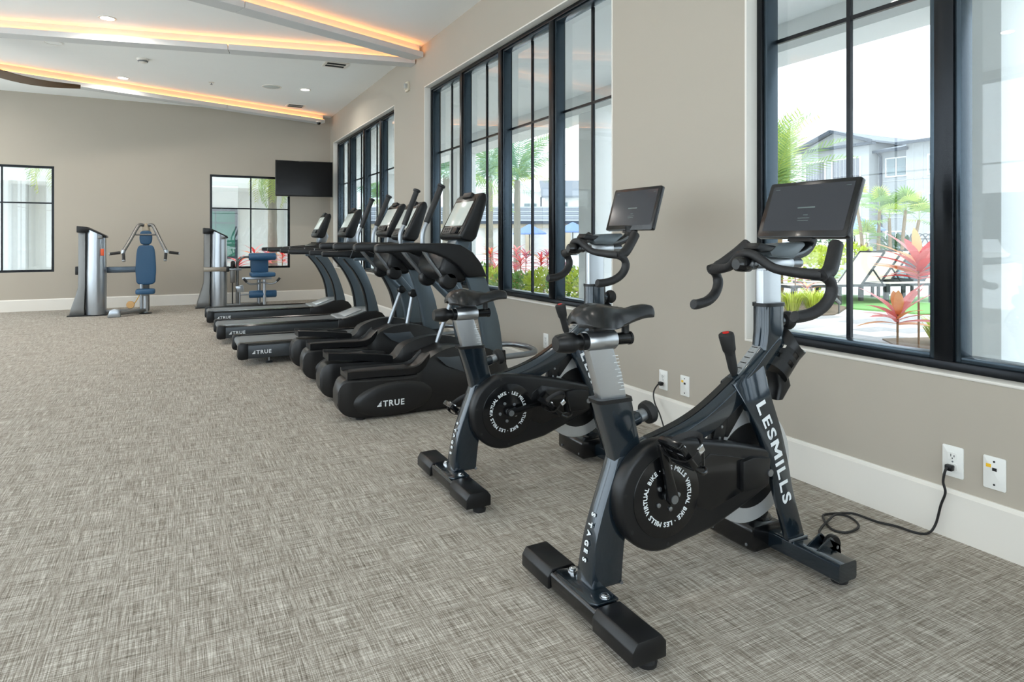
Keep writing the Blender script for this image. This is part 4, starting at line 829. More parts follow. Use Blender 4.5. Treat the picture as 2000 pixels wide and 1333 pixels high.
MB().lathe([(0, 0), (0.085, 0), (0.085, 0.012), (0.04, 0.02)], (bx, -0.08, 0), n=22).build('base_plate', BLK, t)
MB().bar((0.30, -0.42, 0.05), (bx, -0.08, 0.055), 0.06, 0.05).build('floor_tube', GUN, t, bev=0.008)
MB().bar((0.10, 0.0, 0.05), (bx, -0.05, 0.05), 0.05, 0.05).build('floor_tube', GUN, t, bev=0.008)
MB().prism([(0.19, 0.0), (0.22, 0.10), (0.27, 0.125), (0.34, 0.11), (0.36, 0.0)], -0.47, -0.39, 'y').build('foot_bracket', SILV, t, bev=0.012)
MB().lathe([(0, -0.02), (0.05, -0.02), (0.056, -0.01), (0.056, 0.01), (0.05, 0.02), (0, 0.02)], (bx - 0.20, -0.02, 0.135), (0, 1, 0), 22).build('foot_roller', TAN, t)
MB().tube(spl([(bx - 0.15, -0.03, 0.15), (bx - 0.12, -0.04, 0.20), (bx - 0.08, -0.05, 0.28)], 5), 0.006, 8).build('yellow_cable', mat('yellow cable', (226, 170, 50), 0.5), t)
MB().prism([(bx - 0.06, 1.22), (bx - 0.05, 1.33), (bx, 1.37), (bx + 0.05, 1.33), (bx + 0.06, 1.22)], 0.06, 0.16, 'y').build('pivot_head', mat('tan pivot', (166, 152, 132), 0.35, 0.5), t, bev=0.012)
for s in (-1, 1):
    am = MB().tube(spl([(bx + s * 0.04, 0.06, 1.335), (bx + s * 0.085, 0.02, 1.335), (bx + s * 0.125, -0.04, 1.27), (bx + s * 0.205, -0.18, 1.09), (bx + s * 0.275, -0.30, 0.945)], 6), 0.026, 12).build('press_arm', GUN, t)
    MB().lathe([(0.028, -0.02), (0.03, 0.0), (0.028, 0.03)], (bx + s * 0.275, -0.30, 0.94), (s * 0.3, 0, -1), 14).build('arm_joint', SILV, am)
    for p, q in (((bx + s * 0.28, -0.30, 0.93), (bx + s * 0.455, -0.29, 0.905)), ((bx + s * 0.275, -0.30, 0.935), (bx + s * 0.265, -0.36, 0.80))):
        p, q = Vector(p), Vector(q); MB().rod(p.lerp(q, 0.2), p.lerp(q, 0.92), 0.021, 14).build('grip', FOAM, am); MB().rod(p.lerp(q, 0.92), q, 0.023, 14).build('grip_cap', SILV, am)
MB().rod((bx - 0.17, -0.02, 1.19), (bx + 0.17, -0.02, 1.19), 0.012, 12).build('cross_tube', GUN, t)

t = thing('leg_machine', 'silver strength machine with blue roller pads in front of the back window', 'gym machine', (0.62, 11.72, 0), group='strength machines along the back wall')
tower(t, 0, 0, 1.28)
MB().prism([(-0.215, -0.17), (0.12, -0.17), (0.14, -0.10), (0.14, 0.05), (-0.215, 0.05)], 0.595, 0.665, 'z').build('collar_band', mat('tan steel band', (150, 142, 130), 0.35, 0.6), t, bev=0.006)
MB().box(0.115, 0.165, -0.165, -0.08, 0.585, 0.675).build('band_end', BLK, t, bev=0.006)
cx = 0.66
def roller(z, y): 
    r = MB().lathe([(0.0, -0.215), (0.052, -0.215), (0.062, -0.2), (0.062, 0.2), (0.052, 0.215), (0, 0.215)], (cx + 0.03, y, z), (1, 0, 0), 24).build('roller_pad', BLUE, t)
    MB().rod((cx - 0.32, y, z), (cx - 0.17, y, z), 0.012, 10).build('roller_axle', STEEL, r)
roller(0.825, -0.05); roller(0.200, -0.12)
MB().prism(rrect(cx - 0.145, cx + 0.135, 0.55, 0.80, 0.03), 0.02, 0.09, 'y').build('back_pad', BLUE, t, bev=0.02, seg=3)
MB().prism(rrect(cx - 0.17, cx + 0.215, -0.30, 0.05, 0.04), 0.495, 0.565, 'z').build('seat_pad', BLUE, t, bev=0.02, seg=3)
MB().box(cx - 0.30, cx + 0.16, -0.20, -0.14, 0.445, 0.49).build('seat_frame', SILV, t, bev=0.006)
MB().rod((cx - 0.02, -0.02, 0.02), (cx - 0.02, -0.02, 0.47), 0.032, 16).build('seat_post', STEEL, t); MB().rod((cx + 0.05, -0.16, 0.01), (cx + 0.05, -0.16, 0.47), 0.026, 16).build('front_post', SILV, t)
for s in (-1, 1):
    h = MB().tube(spl([(cx + 0.02, -0.20, 0.40), (cx + s * 0.12, -0.22, 0.375), (cx + s * 0.2, -0.24, 0.385), (cx + s * 0.24, -0.25, 0.42), (cx + s * 0.285, -0.26, 0.475)], 5), 0.013, 10).build('side_handle', STEEL, t)
    MB().rod((cx + s * 0.235, -0.25, 0.415), (cx + s * 0.282, -0.26, 0.47), 0.019, 12).build('grip', FOAM, h)
MB().rod((cx - 0.36, -0.02, 0.02), (cx - 0.36, -0.02, 0.80), 0.024, 14).build('mast', GUN, t)
MB().tube(spl([(cx - 0.36, -0.03, 0.68), (cx - 0.34, -0.04, 0.76), (cx - 0.27, -0.05, 0.82), (cx - 0.18, -0.05, 0.825)], 5), 0.018, 10).build('top_arm', GUN, t)
MB().lathe([(0, -0.02), (0.06, -0.02), (0.066, 0), (0.06, 0.02), (0, 0.02)], (cx - 0.43, -0.08, 0.70), (1, 0.25, 0), 22).build('cam_wheel', BLK, t)
MB().box(cx - 0.50, cx - 0.30, -0.10, -0.03, 0.60, 0.635).build('cam_shaft', STEEL, t, bev=0.005)
MB().prism([(cx - 0.47, 0.40), (cx - 0.48, 0.62), (cx - 0.40, 0.62), (cx - 0.40, 0.40)], -0.13, -0.06, 'y').build('lever_block', GUN, t, bev=0.012)
MB().prism([(cx - 0.36, 0.24), (cx - 0.40, 0.34), (cx - 0.28, 0.36), (cx - 0.26, 0.24)], -0.14, -0.08, 'y').build('link_plate', SILV, t, bev=0.01)
MB().rod((cx - 0.33, -0.12, 0.04), (cx - 0.33, -0.12, 0.30), 0.013, 10).build('push_rod', STEEL, t); MB().rod((cx - 0.44, -0.10, 0.05), (cx - 0.44, -0.10, 0.42), 0.010, 10).build('push_rod', BLK, t)
MB().box(-0.10 + 0.2, cx + 0.10, -0.05, 0.01, 0.01, 0.05).build('floor_tube', GUN, t, bev=0.006)
MB().box(cx - 0.12, cx + 0.03, -0.10, 0.05, 0.0, 0.016).build('base_plate', BLK, t)
# ================================================================ OUTDOORS
GZ = -0.05
CONC = mat('pale concrete', (214, 213, 209), 0.8, 0, 0.05, 6, bump=0.05)
struct(MB().box(WO, 140, -40, 160, GZ - 0.3, GZ - 0.02).build('ground', CONC))
struct(MB().box(-60, WO, YB + 0.2, 160, GZ - 0.3, GZ - 0.02).build('ground_rear', CONC))
struct(MB().box(-60, XL - 0.2, -60, YB + 0.2, GZ - 0.3, GZ - 0.02).build('ground_left', mat('white bounce ground', (236, 238, 238), 0.8)))  # unseen ground, made white to bounce light up to the ceiling
struct(MB().box(XL - 0.2, 140, -60, YR - 0.2, GZ - 0.3, GZ - 0.021).build('ground_front', MATS['white bounce ground']))  # same whitened ground outside the rear windows
# covered walk along the windows
struct(MB().box(WO, 5.65, -8, 30, 3.12, 3.2).build('porch_soffit', STUCCO))
struct(MB().box(4.98, 5.42, -8, 30, 2.857, 3.12).build('porch_beam', STUCCO))
for y in (-2.42, 2.376, 7.18, 11.98, 16.78, 21.6):
    c = sroot('porch_column', (5.2, y + 0.207, 0)); MB().box(-0.205, 0.205, -0.205, 0.205, GZ - 0.02, 2.857).build('shaft', STUCCO, c, bev=0.006); MB().box(-0.235, 0.235, -0.235, 0.235, GZ - 0.02, 0.20).build('plinth', STUCCO, c, bev=0.006)
struct(MB().box(WO, 5.6, -8, 30, GZ - 0.02, GZ).build('porch_floor', MATS['white bounce ground']))  # floor whitened to bounce light onto the soffit
# paved terrace beyond the columns: every slab a piece
PAV = [mat('paver light', (206, 202, 197), 0.75, 0, 0.04, 8), mat('paver grey', (160, 157, 155), 0.75, 0, 0.05, 8), mat('paver mid', (184, 178, 173), 0.75, 0, 0.05, 8)]
pt = sroot('terrace', (0, 0, 0)); pm = []
for i, mm in enumerate(PAV):
    o = MB().box(-0.297, 0.297, -0.147, 0.147, GZ - 0.02, GZ).build('paver', mm, pt, bev=0.004, seg=1); pm.append(o)
rnd = random.Random(3); first = set(); n = 0
for i in range(13):
    for j in range(21):
        x = 5.95 + i * 0.6 + (0.3 if j % 2 else 0); y = 2.0 + j * 0.3
        if x > 10.3 or (x > 8.1 and y > 6.6) or (x > 9.7 and y > 5.9): continue
        k = rnd.choice((0, 0, 1, 2))
        if k not in first: pm[k].location = (x, y, 0); first.add(k)
        else: link('paver', pm[k].data, pt, (x, y, 0))
GRS = mat('green turf', (120, 166, 96), 0.9, 0, 0.2, 60, bump=0.3)
struct(MB().prism([(9.75, 8.7), (11.9, 9.4), (14.5, 6.5), (12.2, 4.6), (10.4, 6.1)], GZ - 0.02, GZ + 0.01, 'z').build('turf_strip', GRS, smooth=False))
MUL = mat('dark mulch', (120, 104, 88), 0.95, 0, 0.35, 40, bump=0.4)
struct(MB().prism([(8.1, 6.75), (9.0, 6.55), (10.2, 7.2), (11.6, 9.6), (10.8, 10.6), (8.6, 8.2)], GZ - 0.02, GZ + 0.015, 'z').build('bed_far', MUL, smooth=False))
struct(MB().prism([(6.3, 3.6), (7.4, 3.0), (8.6, 4.3), (7.3, 4.7)], GZ - 0.02, GZ + 0.015, 'z').build('bed_near', MUL, smooth=False))
struct(MB().box(5.62, 7.9, 8.4, 24.0, GZ - 0.02, GZ + 0.02).build('bed_side', mat('pale shell gravel', (216, 210, 200), 0.9, 0, 0.15, 60, bump=0.3), smooth=False))
struct(MB().box(-4, 2.7, 13.4, 15.6, GZ - 0.02, GZ + 0.02).build('bed_back', MATS['pale shell gravel'], smooth=False))

# ---------------------------------------------------------------- plants
def leafmat(n, c, r=0.5, tr=0.25):
    m = mat(n, c, r, 0, 0.22, 14, stretch=(4, 1, 1)); t = m.node_tree; b = t.nodes['Principled BSDF']; o = [x for x in t.nodes if x.type == 'OUTPUT_MATERIAL'][0]
    tl = t.nodes.new('ShaderNodeBsdfTranslucent'); mx = t.nodes.new('ShaderNodeMixShader'); mx.inputs[0].default_value = tr
    src = b.inputs['Base Color'].links[0].from_socket; t.links.new(src, tl.inputs[0]); t.links.new(b.outputs[0], mx.inputs[1]); t.links.new(tl.outputs[0], mx.inputs[2]); t.links.new(mx.outputs[0], o.inputs[0]); return m
PALM = leafmat('palm green', (150, 178, 108)); PALMY = leafmat('palm yellow green', (196, 206, 104)); PALMB = leafmat('palm blue green', (146, 178, 152)); FANG = leafmat('fan palm green', (142, 176, 96))
CRED = leafmat('cordyline crimson', (226, 74, 76)); CPNK = leafmat('cordyline pink', (236, 140, 136)); CORG = leafmat('cordyline orange', (238, 168, 104)); CMAU = leafmat('cordyline mauve', (196, 118, 138))
LIME = leafmat('lime shrub', (196, 208, 84)); GREEN = leafmat('shrub green', (128, 164, 84)); DGRN = leafmat('dark shrub', (92, 124, 84))
TRUNK = mat('grey palm trunk', (146, 140, 128), 0.85, 0, 0.2, 30, bump=0.5, stretch=(1, 1, 6)); TRUNKB = mat('brown palm trunk', (150, 122, 92), 0.9, 0, 0.3, 30, bump=0.6, stretch=(1, 1, 5))
def leaf_mesh(L, wd, m, curl=0.25, fold=0.25, n=6):
    b = MB(); vs = []
    for i in range(n + 1):
        s = i / n; h = wd * (math.sin(math.pi * min(1, s * 0.9 + 0.10)) ** 0.8) * (1 if s < 0.98 else 0.15); z = -curl * L * s * s
        vs += [(s * L, -h, z + fold * h), (s * L, 0, z), (s * L, h, z + fold * h)]
    b.add(vs, [(3 * i + k, 3 * i + 3 + k, 3 * i + 4 + k, 3 * i + 1 + k) for i in range(n) for k in (0, 1)])
    o = b.build('leaf_proto', m); me = o.data; bpy.data.objects.remove(o); return me
def frond_mesh(L, m, droop=0.5, nl=26, ll=0.42, hang=0.5, lw=0.016):
    b = MB(); rc = []
    for i in range(nl + 1):
        s = i / nl; rc.append(Vector((L * (s - 0.16 * droop * s * s), 0, L * (0.32 * s - droop * s * s))))
    b.tube(rc, [0.012 * (1 - 0.8 * i / nl) for i in range(nl + 1)], 5)
    for i in range(2, nl + 1):
        s = i / nl; d = (rc[i] - rc[i - 1]).normalized(); l = ll * (0.55 + 0.75 * math.sin(math.pi * min(1, s * 0.9 + 0.08))) * (1 if s < 0.9 else 0.7)
        for sd in (-1, 1):
            a = Vector((0.45 + 0.6 * s, sd * 1.0, 0.18 - hang * (0.4 + 0.5 * rnd.random()))).normalized()
            p = rc[i]; q = p + a * l * 0.55; e = q + (a + Vector((0, 0, -hang * 1.1))).normalized() * l * 0.5; wv = d * lw
            b.add([p - wv * 0.5, p + wv * 0.5, q + wv, q - wv, e], [(0, 1, 2, 3), (3, 2, 4)])
    o = b.build('frond_proto', m, smooth=False); me = o.data; bpy.data.objects.remove(o); return me
def fan_mesh(L, m, n=15):
    b = MB(); b.tube([(0, 0, 0), (L * 0.5, 0, L * 0.10), (L * 0.75, 0, L * 0.1)], 0.01, 5)
    for i in range(n):
        a = R(-105 + 210 * i / (n - 1)); d = Vector((math.cos(a), math.sin(a), 0)); s = d.cross(Vector((0, 0, 1))) * 0.026 * L / 0.7; c = Vector((L * 0.72, 0, L * 0.10)); q = c + d * L * 0.42 + Vector((0, 0, 0.02)); e = c + d * L * (0.72 - 0.12 * abs(a) / 1.8) + Vector((0, 0, -0.10 * L))
        b.add([c - s * 0.25, c + s * 0.25, q + s, q - s, e], [(0, 1, 2, 3), (3, 2, 4)])
    o = b.build('fan_proto', m, smooth=False); me = o.data; bpy.data.objects.remove(o); return me
def palm(name, label, x, y, zc, fr, n, tr=0.10, trm=None, group=None, lean=0.0, seed=1, up=(10, 65), trunk=True, scale=1.0):
    r2 = random.Random(seed); t = thing(name, label, 'palm tree', (x, y, GZ), group=group); P = [(0, 0, 0), (lean * 0.3, 0, (zc - GZ) * 0.5), (lean, 0, zc - GZ)]
    if trunk:
        pp = spl(P, 6); MB().tube(pp, [tr * (1.25 - 0.35 * i / len(pp)) * (1.06 if i % 2 else 0.96) for i in range(len(pp))], 10).build('trunk', trm or TRUNK, t, sharp=70)
    for i in range(n):
        a = 360 * i / n + r2.uniform(-12, 12); el = r2.uniform(*up) if i % 3 else up[1]
        me = r2.choice(fr); link('frond', me, t, (lean, 0, zc - GZ), (0, R(-el), R(a)), (scale * r2.uniform(0.9, 1.1),) * 3)
    return t
def cordyline(label, x, y, h, cols, n=15, L=0.42, z0=GZ, group='red cordylines', seed=0, stems=1, wd=0.035):
    r2 = random.Random(seed + int(x * 97 + y * 31)); t = thing('cordyline', label, 'plant', (x, y, z0), group=group)
    for k in range(stems):
        ox, oy = (0, 0) if k == 0 else (r2.uniform(-0.16, 0.16), r2.uniform(-0.16, 0.16)); hh = h * (1 if k == 0 else r2.uniform(0.5, 0.85))
        MB().tube([(ox * 0.3, oy * 0.3, 0), (ox, oy, hh)], 0.011, 7).build('stem', TRUNKB, t)
        for i in range(n):
            s = i / n; a = 137.5 * i + r2.uniform(-15, 15); el = 10 + 56 * s + r2.uniform(-8, 8); z = hh - 0.20 * (1 - s) * min(1, hh * 1.6)
            link('leaf', r2.choice(cols), t, (ox, oy, z), (r2.uniform(-0.3, 0.3), R(-el), R(a)), (r2.uniform(0.75, 1.1) * L / 0.42 * (1 - 0.25 * s), L / 0.42 * wd / 0.035, 1))
    return t
Lc = {k: leaf_mesh(0.42, 0.035, m, 0.30) for k, m in (('red', CRED), ('pink', CPNK), ('org', CORG), ('mau', CMAU))}
def bush(name, label, x, y, rad, h, m, n=420, sz=0.05, z0=GZ, group=None, cat='shrub', seed=0, grassy=False):
    r2 = random.Random(seed + int(x * 13 + y * 7)); b = MB(); t = thing(name, label, cat, (x, y, z0), group=group)
    for i in range(n):
        if grassy:
            a = r2.uniform(0, 6.283); rr = rad * 0.35 * r2.random(); p = Vector((rr * math.cos(a), rr * math.sin(a), 0)); e = p + Vector((math.cos(a) * rad * r2.uniform(0.3, 1), math.sin(a) * rad * r2.uniform(0.3, 1), h * r2.uniform(0.6, 1))); md = (p + e) / 2 + Vector((0, 0, h * 0.25)); s = Vector((-math.sin(a), math.cos(a), 0)) * sz * 0.22
            b.add([p - s, p + s, md + s, md - s, e], [(0, 1, 2, 3), (3, 2, 4)])
        else:
            u = Vector((r2.gauss(0, 1), r2.gauss(0, 1), r2.gauss(0, 1))).normalized() * (r2.random() ** 0.35); p = Vector((u.x * rad, u.y * rad, h * 0.55 + u.z * h * 0.45)); d = (u + Vector((r2.uniform(-.6, .6), r2.uniform(-.6, .6), r2.uniform(-.2, .8)))).normalized(); s = d.cross(Vector((r2.uniform(-1, 1), r2.uniform(-1, 1), 1))).normalized() * sz * 0.3
            b.add([p, p + d * sz * 0.5 + s, p + d * sz, p + d * sz * 0.5 - s], [(0, 1, 2, 3)])
    b.build('foliage', m, t, smooth=False)
    if not grassy: MB().tube([(0, 0, 0), (0.02, 0.01, h * 0.5)], [0.02, 0.01], 6).build('stem', TRUNKB, t)
    return t
FR = [frond_mesh(1.9, PALM, 0.55), frond_mesh(1.9, PALMY, 0.75), frond_mesh(1.7, PALM, 0.4)]
FRB = [frond_mesh(2.8, PALMB, 0.6, 34, 0.62, 0.9, 0.022), frond_mesh(2.7, PALM, 0.8, 34, 0.62, 1.0, 0.022), frond_mesh(2.8, PALMB, 0.4, 34, 0.6, 0.8, 0.022)]
FRY = [frond_mesh(1.7, PALMY, 0.9, 26, 0.45, 1.0), frond_mesh(1.7, PALM, 1.0, 26, 0.45, 1.1)]
FAN = [fan_mesh(0.95, FANG), fan_mesh(0.85, PALM), fan_mesh(0.95, PALMY)]
ORD = 'first second third fourth fifth sixth seventh eighth ninth tenth eleventh twelfth thirteenth fourteenth fifteenth sixteenth seventeenth eighteenth nineteenth twentieth twenty-first twenty-second'.split()
# seen through the tall window nearest the bikes
palm('date_palm', 'feathery palm with a brown trunk rising beside the near tablet', 11.55, 9.85, 2.05, FR, 32, 0.15, TRUNKB, seed=4, up=(0, 82), scale=1.05)
for i, (x, y, z, ln) in enumerate(((28.4, 19.2, 2.75, -0.5), (28.9, 18.8, 2.5, 0.1), (29.5, 18.6, 2.1, -0.1), (29.7, 18.2, 2.45, 0.3), (30.2, 18.0, 2.0, 0.5), (28.9, 19.3, 0.95, -0.1))):
    palm('fan_palm', ['slim fan palm at the end of the poolside cluster by the dark shrub', 'second slim fan palm of the poolside cluster', 'middle slim fan palm of the poolside cluster', 'fourth slim fan palm of the poolside cluster, beside the leaning one', 'leaning fan palm at the end of the poolside cluster by the cage chair', 'short young fan palm among the trunks of the poolside cluster'][i], x, y, z, FAN, 11, 0.07, TRUNKB, 'fan palms beyond the pool', ln, seed=20 + i, up=(-25, 80), scale=0.9)
cordyline('tall pink and orange cordyline close outside the window, above a shorter one', 6.85, 4.02, 0.95, [Lc['pink'], Lc['org'], Lc['pink'], Lc['red']], 30, 0.56, group=None, seed=3, wd=0.034)
cordyline('short pink and orange cordyline close outside the window, by the sill', 6.62, 4.10, 0.42, [Lc['pink'], Lc['org'], Lc['pink']], 17, 0.56, group=None, seed=9, wd=0.034)
bush('lily_turf', 'lime grass clump behind the pink cordyline', 7.5, 4.15, 0.28, 0.34, LIME, 130, 0.05, cat='grass clump', grassy=True, group=None)
for i, (x, y) in enumerate(((9.05, 6.95), (8.85, 7.2), (9.45, 7.3))):
    bush('lily_turf', ['lime grass clump right behind the small garden spotlight', 'lime grass clump at the left edge of the bed past the terrace', 'lime grass clump in front of the thin bronze cordyline'][i], x, y, 0.28, 0.36, LIME, 120, 0.05, cat='grass clump', grassy=True, group='lime grass clumps by the palm', seed=i)
cordyline('thin bronze cordyline in the bed in front of the palm', 9.6, 7.75, 0.62, [Lc['org'], Lc['pink']], 12, 0.36, group=None, seed=5, stems=2, wd=0.022)
bush('lime_shrub', 'bright lime shrub under the feathery palm', 11.9, 9.3, 0.62, 1.05, LIME, 700, 0.10, seed=2)
for i, (x, y, rd, h, m) in enumerate(((29.0, 21.6, 1.3, 2.6, DGRN), (27.6, 19.6, 1.2, 0.9, LIME), (30.6, 18.9, 0.9, 1.3, DGRN), (31.4, 17.6, 1.1, 0.8, GREEN), (26.4, 20.6, 1.0, 0.8, LIME))):
    bush('poolside_shrub', ['tall dark shrub at the corner of the apartment block', 'low lime shrub left of the fan palms', 'dark shrub at the foot of the fan palms', 'low green shrub right of the fan palms', 'low lime shrub beyond the far lounger'][i], x, y, rd, h, m, 420, 0.22, seed=i)
lp = thing('path_light', 'small grey garden spotlight on a stake in the bed past the terrace', 'garden light', (9.28, 6.68, GZ))
MB().rod((0, 0, 0), (0, 0, 0.16), 0.012, 8).build('stake', GUN, lp); MB().lathe([(0, -0.05), (0.028, -0.05), (0.034, 0.05), (0, 0.05)], (-0.02, 0.01, 0.19), (-0.7, 0.2, 0.6), 14).build('lamp_head', GUN, lp)

# seen through the middle and far windows: the planted bed beside the covered walk
r3 = random.Random(11); k = 0
sets = [[Lc['red'], Lc['pink'], Lc['pink']], [Lc['mau'], Lc['pink'], Lc['mau']], [Lc['pink'], Lc['org'], Lc['red']], [Lc['red'], Lc['red'], Lc['org']]]
for (x, y, h, c) in ((6.05, 9.7, 0.50, 2), (6.3, 10.1, 0.62, 1), (6.1, 10.55, 0.80, 3), (6.6, 10.9, 0.72, 1), (6.15, 11.2, 0.42, 0), (6.8, 11.5, 0.86, 1), (6.2, 11.75, 0.30, 3), (6.5, 12.1, 0.72, 0), (6.9, 12.6, 0.82, 1), (6.3, 12.9, 0.55, 0), (6.7, 13.4, 0.78, 0), (6.2, 13.9, 0.6, 1), (6.9, 14.4, 0.85, 3), (6.4, 15.1, 0.7, 0), (6.8, 16.0, 0.8, 1), (6.3, 17.0, 0.7, 0), (7.0, 18.2, 0.9, 1), (6.4, 19.4, 0.8, 0), (7.1, 20.6, 0.9, 2), (7.4, 12.2, 0.9, 2), (7.4, 10.6, 0.66, 0), (7.3, 13.8, 0.9, 1))[:]:
    cordyline('%s cordyline in the side bed outside, %s from the near column' % (['crimson and pink', 'mauve and pink', 'pink and orange', 'all crimson'][c], ORD[k]), x, y, h, sets[c], 20, 0.36, group='red cordylines in the side bed', seed=k, stems=1 if k % 3 else 2, wd=0.026); k += 1
for q, (x, y, rd, h, m) in enumerate(((5.95, 8.9, 0.35, 0.55, LIME), (6.0, 9.45, 0.38, 0.55, GREEN), (5.95, 10.2, 0.36, 0.5, LIME), (5.98, 10.9, 0.4, 0.42, GREEN), (6.0, 11.6, 0.4, 0.40, GREEN), (6.05, 12.4, 0.4, 0.45, LIME), (6.05, 13.3, 0.45, 0.5, GREEN), (6.1, 14.3, 0.45, 0.5, LIME), (6.1, 15.6, 0.5, 0.5, GREEN), (6.2, 17.6, 0.5, 0.6, GREEN), (7.3, 9.3, 0.5, 0.5, GREEN))):
    bush('bed_shrub', '%s leafy shrub in the side bed, %s from the near column' % ('lime' if m is LIME else 'green', ORD[q]), x, y, rd, h * 1.25, m, 620, 0.085, group='shrubs in the side bed', seed=k); k += 1
palm('feather_palm', 'tall feather palm with drooping fronds in the middle of the court', 12.9, 27.0, 4.0, FRB, 18, 0.125, TRUNK, 'feather palms in the court', seed=31, up=(-5, 75))
palm('feather_palm', 'feather palm with a yellowing frond nearest the blue umbrella', 12.3, 23.2, 3.5, FRB + FRY[:1], 17, 0.125, TRUNK, 'feather palms in the court', seed=33, up=(-8, 72))
palm('feather_palm', 'feather palm whose trunk shows between the white column and the frame', 8.9, 22.4, 3.5, FRB, 16, 0.125, TRUNK, 'feather palms in the court', seed=35, up=(-5, 72))
palm('feather_palm', 'small feather palm seen through the far window near the wall corner', 8.2, 28.5, 2.9, FRB, 14, 0.125, TRUNK, 'feather palms in the court', seed=37, up=(-5, 72))
palm('feather_palm', 'feather palm seen through the far window, ahead of the white block', 7.6, 24.5, 2.6, FR, 14, 0.15, TRUNK, 'feather palms in the court', seed=39, up=(-5, 72))

# ---------------------------------------------------------------- pool terrace
WATER = mat('pool water', (150, 196, 214), 0.06, 0, 0.08, 3, bump=0.1, spec=0.6); COP = mat('white coping', (236, 234, 228), 0.7)
struct(MB().box(16.5, 30, 9.5, 17.5, GZ - 0.02, GZ - 0.005).build('pool_water', WATER)); 
m = MB(); m.box(16.0, 30.5, 9.0, 9.5, GZ - 0.02, GZ + 0.06); m.box(16.0, 30.5, 17.5, 18.0, GZ - 0.02, GZ + 0.06); m.box(16.0, 16.5, 9.5, 17.5, GZ - 0.02, GZ + 0.06); m.box(30, 30.5, 9.5, 17.5, GZ - 0.02, GZ + 0.06); struct(m.build('pool_coping', COP))
t = thing('pool_handrail', 'white bent handrail beside the pool steps', 'handrail', (23.6, 13.7, GZ))
MB().tube(spl([(-1.6, 1.3, 0), (-1.6, 1.3, 0.55), (-1.2, 0.9, 0.62), (-0.4, 0.25, 0.65), (0.1, 0, 0.95), (0.5, -0.3, 0.98), (0.75, -0.5, 0.8), (0.8, -0.5, 0)], 6), 0.04, 10).build('rail_tube', COP, t)
SLING = mat('cream sling fabric', (198, 188, 170), 0.7, 0, 0.05, 80, bump=0.1); LFR = mat('lounger frame', (62, 64, 66), 0.4, 0.5)
def lounger(x, y, label, back=50):
    """length along local x: foot at -1, back hinge at 0.35"""
    t = thing('sun_lounger', label, 'sun lounger', (x, y, GZ), -0.25, 'sun loungers by the pool'); zz = 0.34; c, s = math.cos(R(back)), math.sin(R(back))
    m = MB()
    for yy in (-0.27, 0.27): m.bar((-1.45, yy, zz), (0.55, yy, zz), 0.03, 0.045)
    m.bar((-1.45, -0.30, zz), (-1.45, 0.30, zz), 0.03, 0.045); m.bar((0.55, -0.30, zz), (0.55, 0.30, zz), 0.03, 0.045); m.build('frame', LFR, t)
    for xx in (-1.40, -0.45, 0.5):
        for yy in (-0.30, 0.30): MB().box(xx - 0.025, xx + 0.025, yy - 0.02, yy + 0.02, 0, zz - 0.02).build('leg', LFR, t)
    MB().box(-1.42, -0.02, -0.25, 0.25, zz + 0.005, zz + 0.017).build('seat_sling', SLING, t)
    m = MB()
    for yy in (-0.29, 0.29): m.bar((0, yy, zz), (0.78 * c, yy, zz + 0.78 * s), 0.025, 0.03, (-s, 0, c))
    m.bar((0.78 * c, -0.29, zz + 0.78 * s), (0.78 * c, 0.29, zz + 0.78 * s), 0.025, 0.03); bk = m.build('back_frame', LFR, t)
    MB().bar((0.02 * c, 0, zz + 0.02 * s), (0.76 * c, 0, zz + 0.76 * s), 0.55, 0.012, (-s, 0, c)).build('back_sling', SLING, bk)
    MB().bar((0.4 * c, 0.27, zz + 0.4 * s), (0.50, 0.27, zz), 0.02, 0.02, (0, 1, 0)).build('back_prop', LFR, bk); MB().bar((0.4 * c, -0.27, zz + 0.4 * s), (0.50, -0.27, zz), 0.02, 0.02, (0, 1, 0)).build('back_prop', LFR, bk)
for i, (x, y) in enumerate(((12.80, 7.18), (12.9, 8.36), (11.97, 7.98), (10.95, 7.68))):
    lounger(x, y, ['cream sling lounger on the turf edge, its back hidden by the pink cordyline', 'cream sling lounger with raised back right beside the pink cordyline', 'cream sling lounger with raised back, second from the pink cordyline', 'cream sling lounger cut by the thin upright window bar'][i])
t = thing('egg_chair', 'round wicker cage chair past the pool, cut by the window frame', 'chair', (17.9, 10.15, GZ)); WCK = mat('dark wicker', (84, 84, 84), 0.6)
for i in range(11):
    a = math.pi * i / 10; MB().tube(spl([(0.62 * math.cos(a) * math.cos(u), 0.62 * math.sin(a) * 0.9, 0.62 + 0.70 * math.sin(u)) for u in (0.0, 0.4, 0.8, 1.2, 1.57)], 3), 0.014, 6).build('cane', WCK, t)
for z in (0.62, 0.95, 1.18): 
    q = 0.62 * math.sqrt(max(0.02, 1 - ((z - 0.62) / 0.70) ** 2)); MB().tube([(q * math.cos(math.pi * j / 12), q * 0.9 * math.sin(math.pi * j / 12), z) for j in range(13)], 0.014, 6).build('cane_ring', WCK, t)
MB().lathe([(0, 0.0), (0.5, 0.0), (0.62, 0.3), (0.62, 0.62), (0.58, 0.62), (0.5, 0.34), (0, 0.3)], n=24).build('basket', WCK, t)
MB().lathe([(0, 0.34), (0.48, 0.34), (0.52, 0.42), (0.46, 0.5), (0, 0.52)], n=22).build('cushion', COP, t)
CANV = mat('blue canvas', (118, 142, 190), 0.7, 0, 0.05, 20)
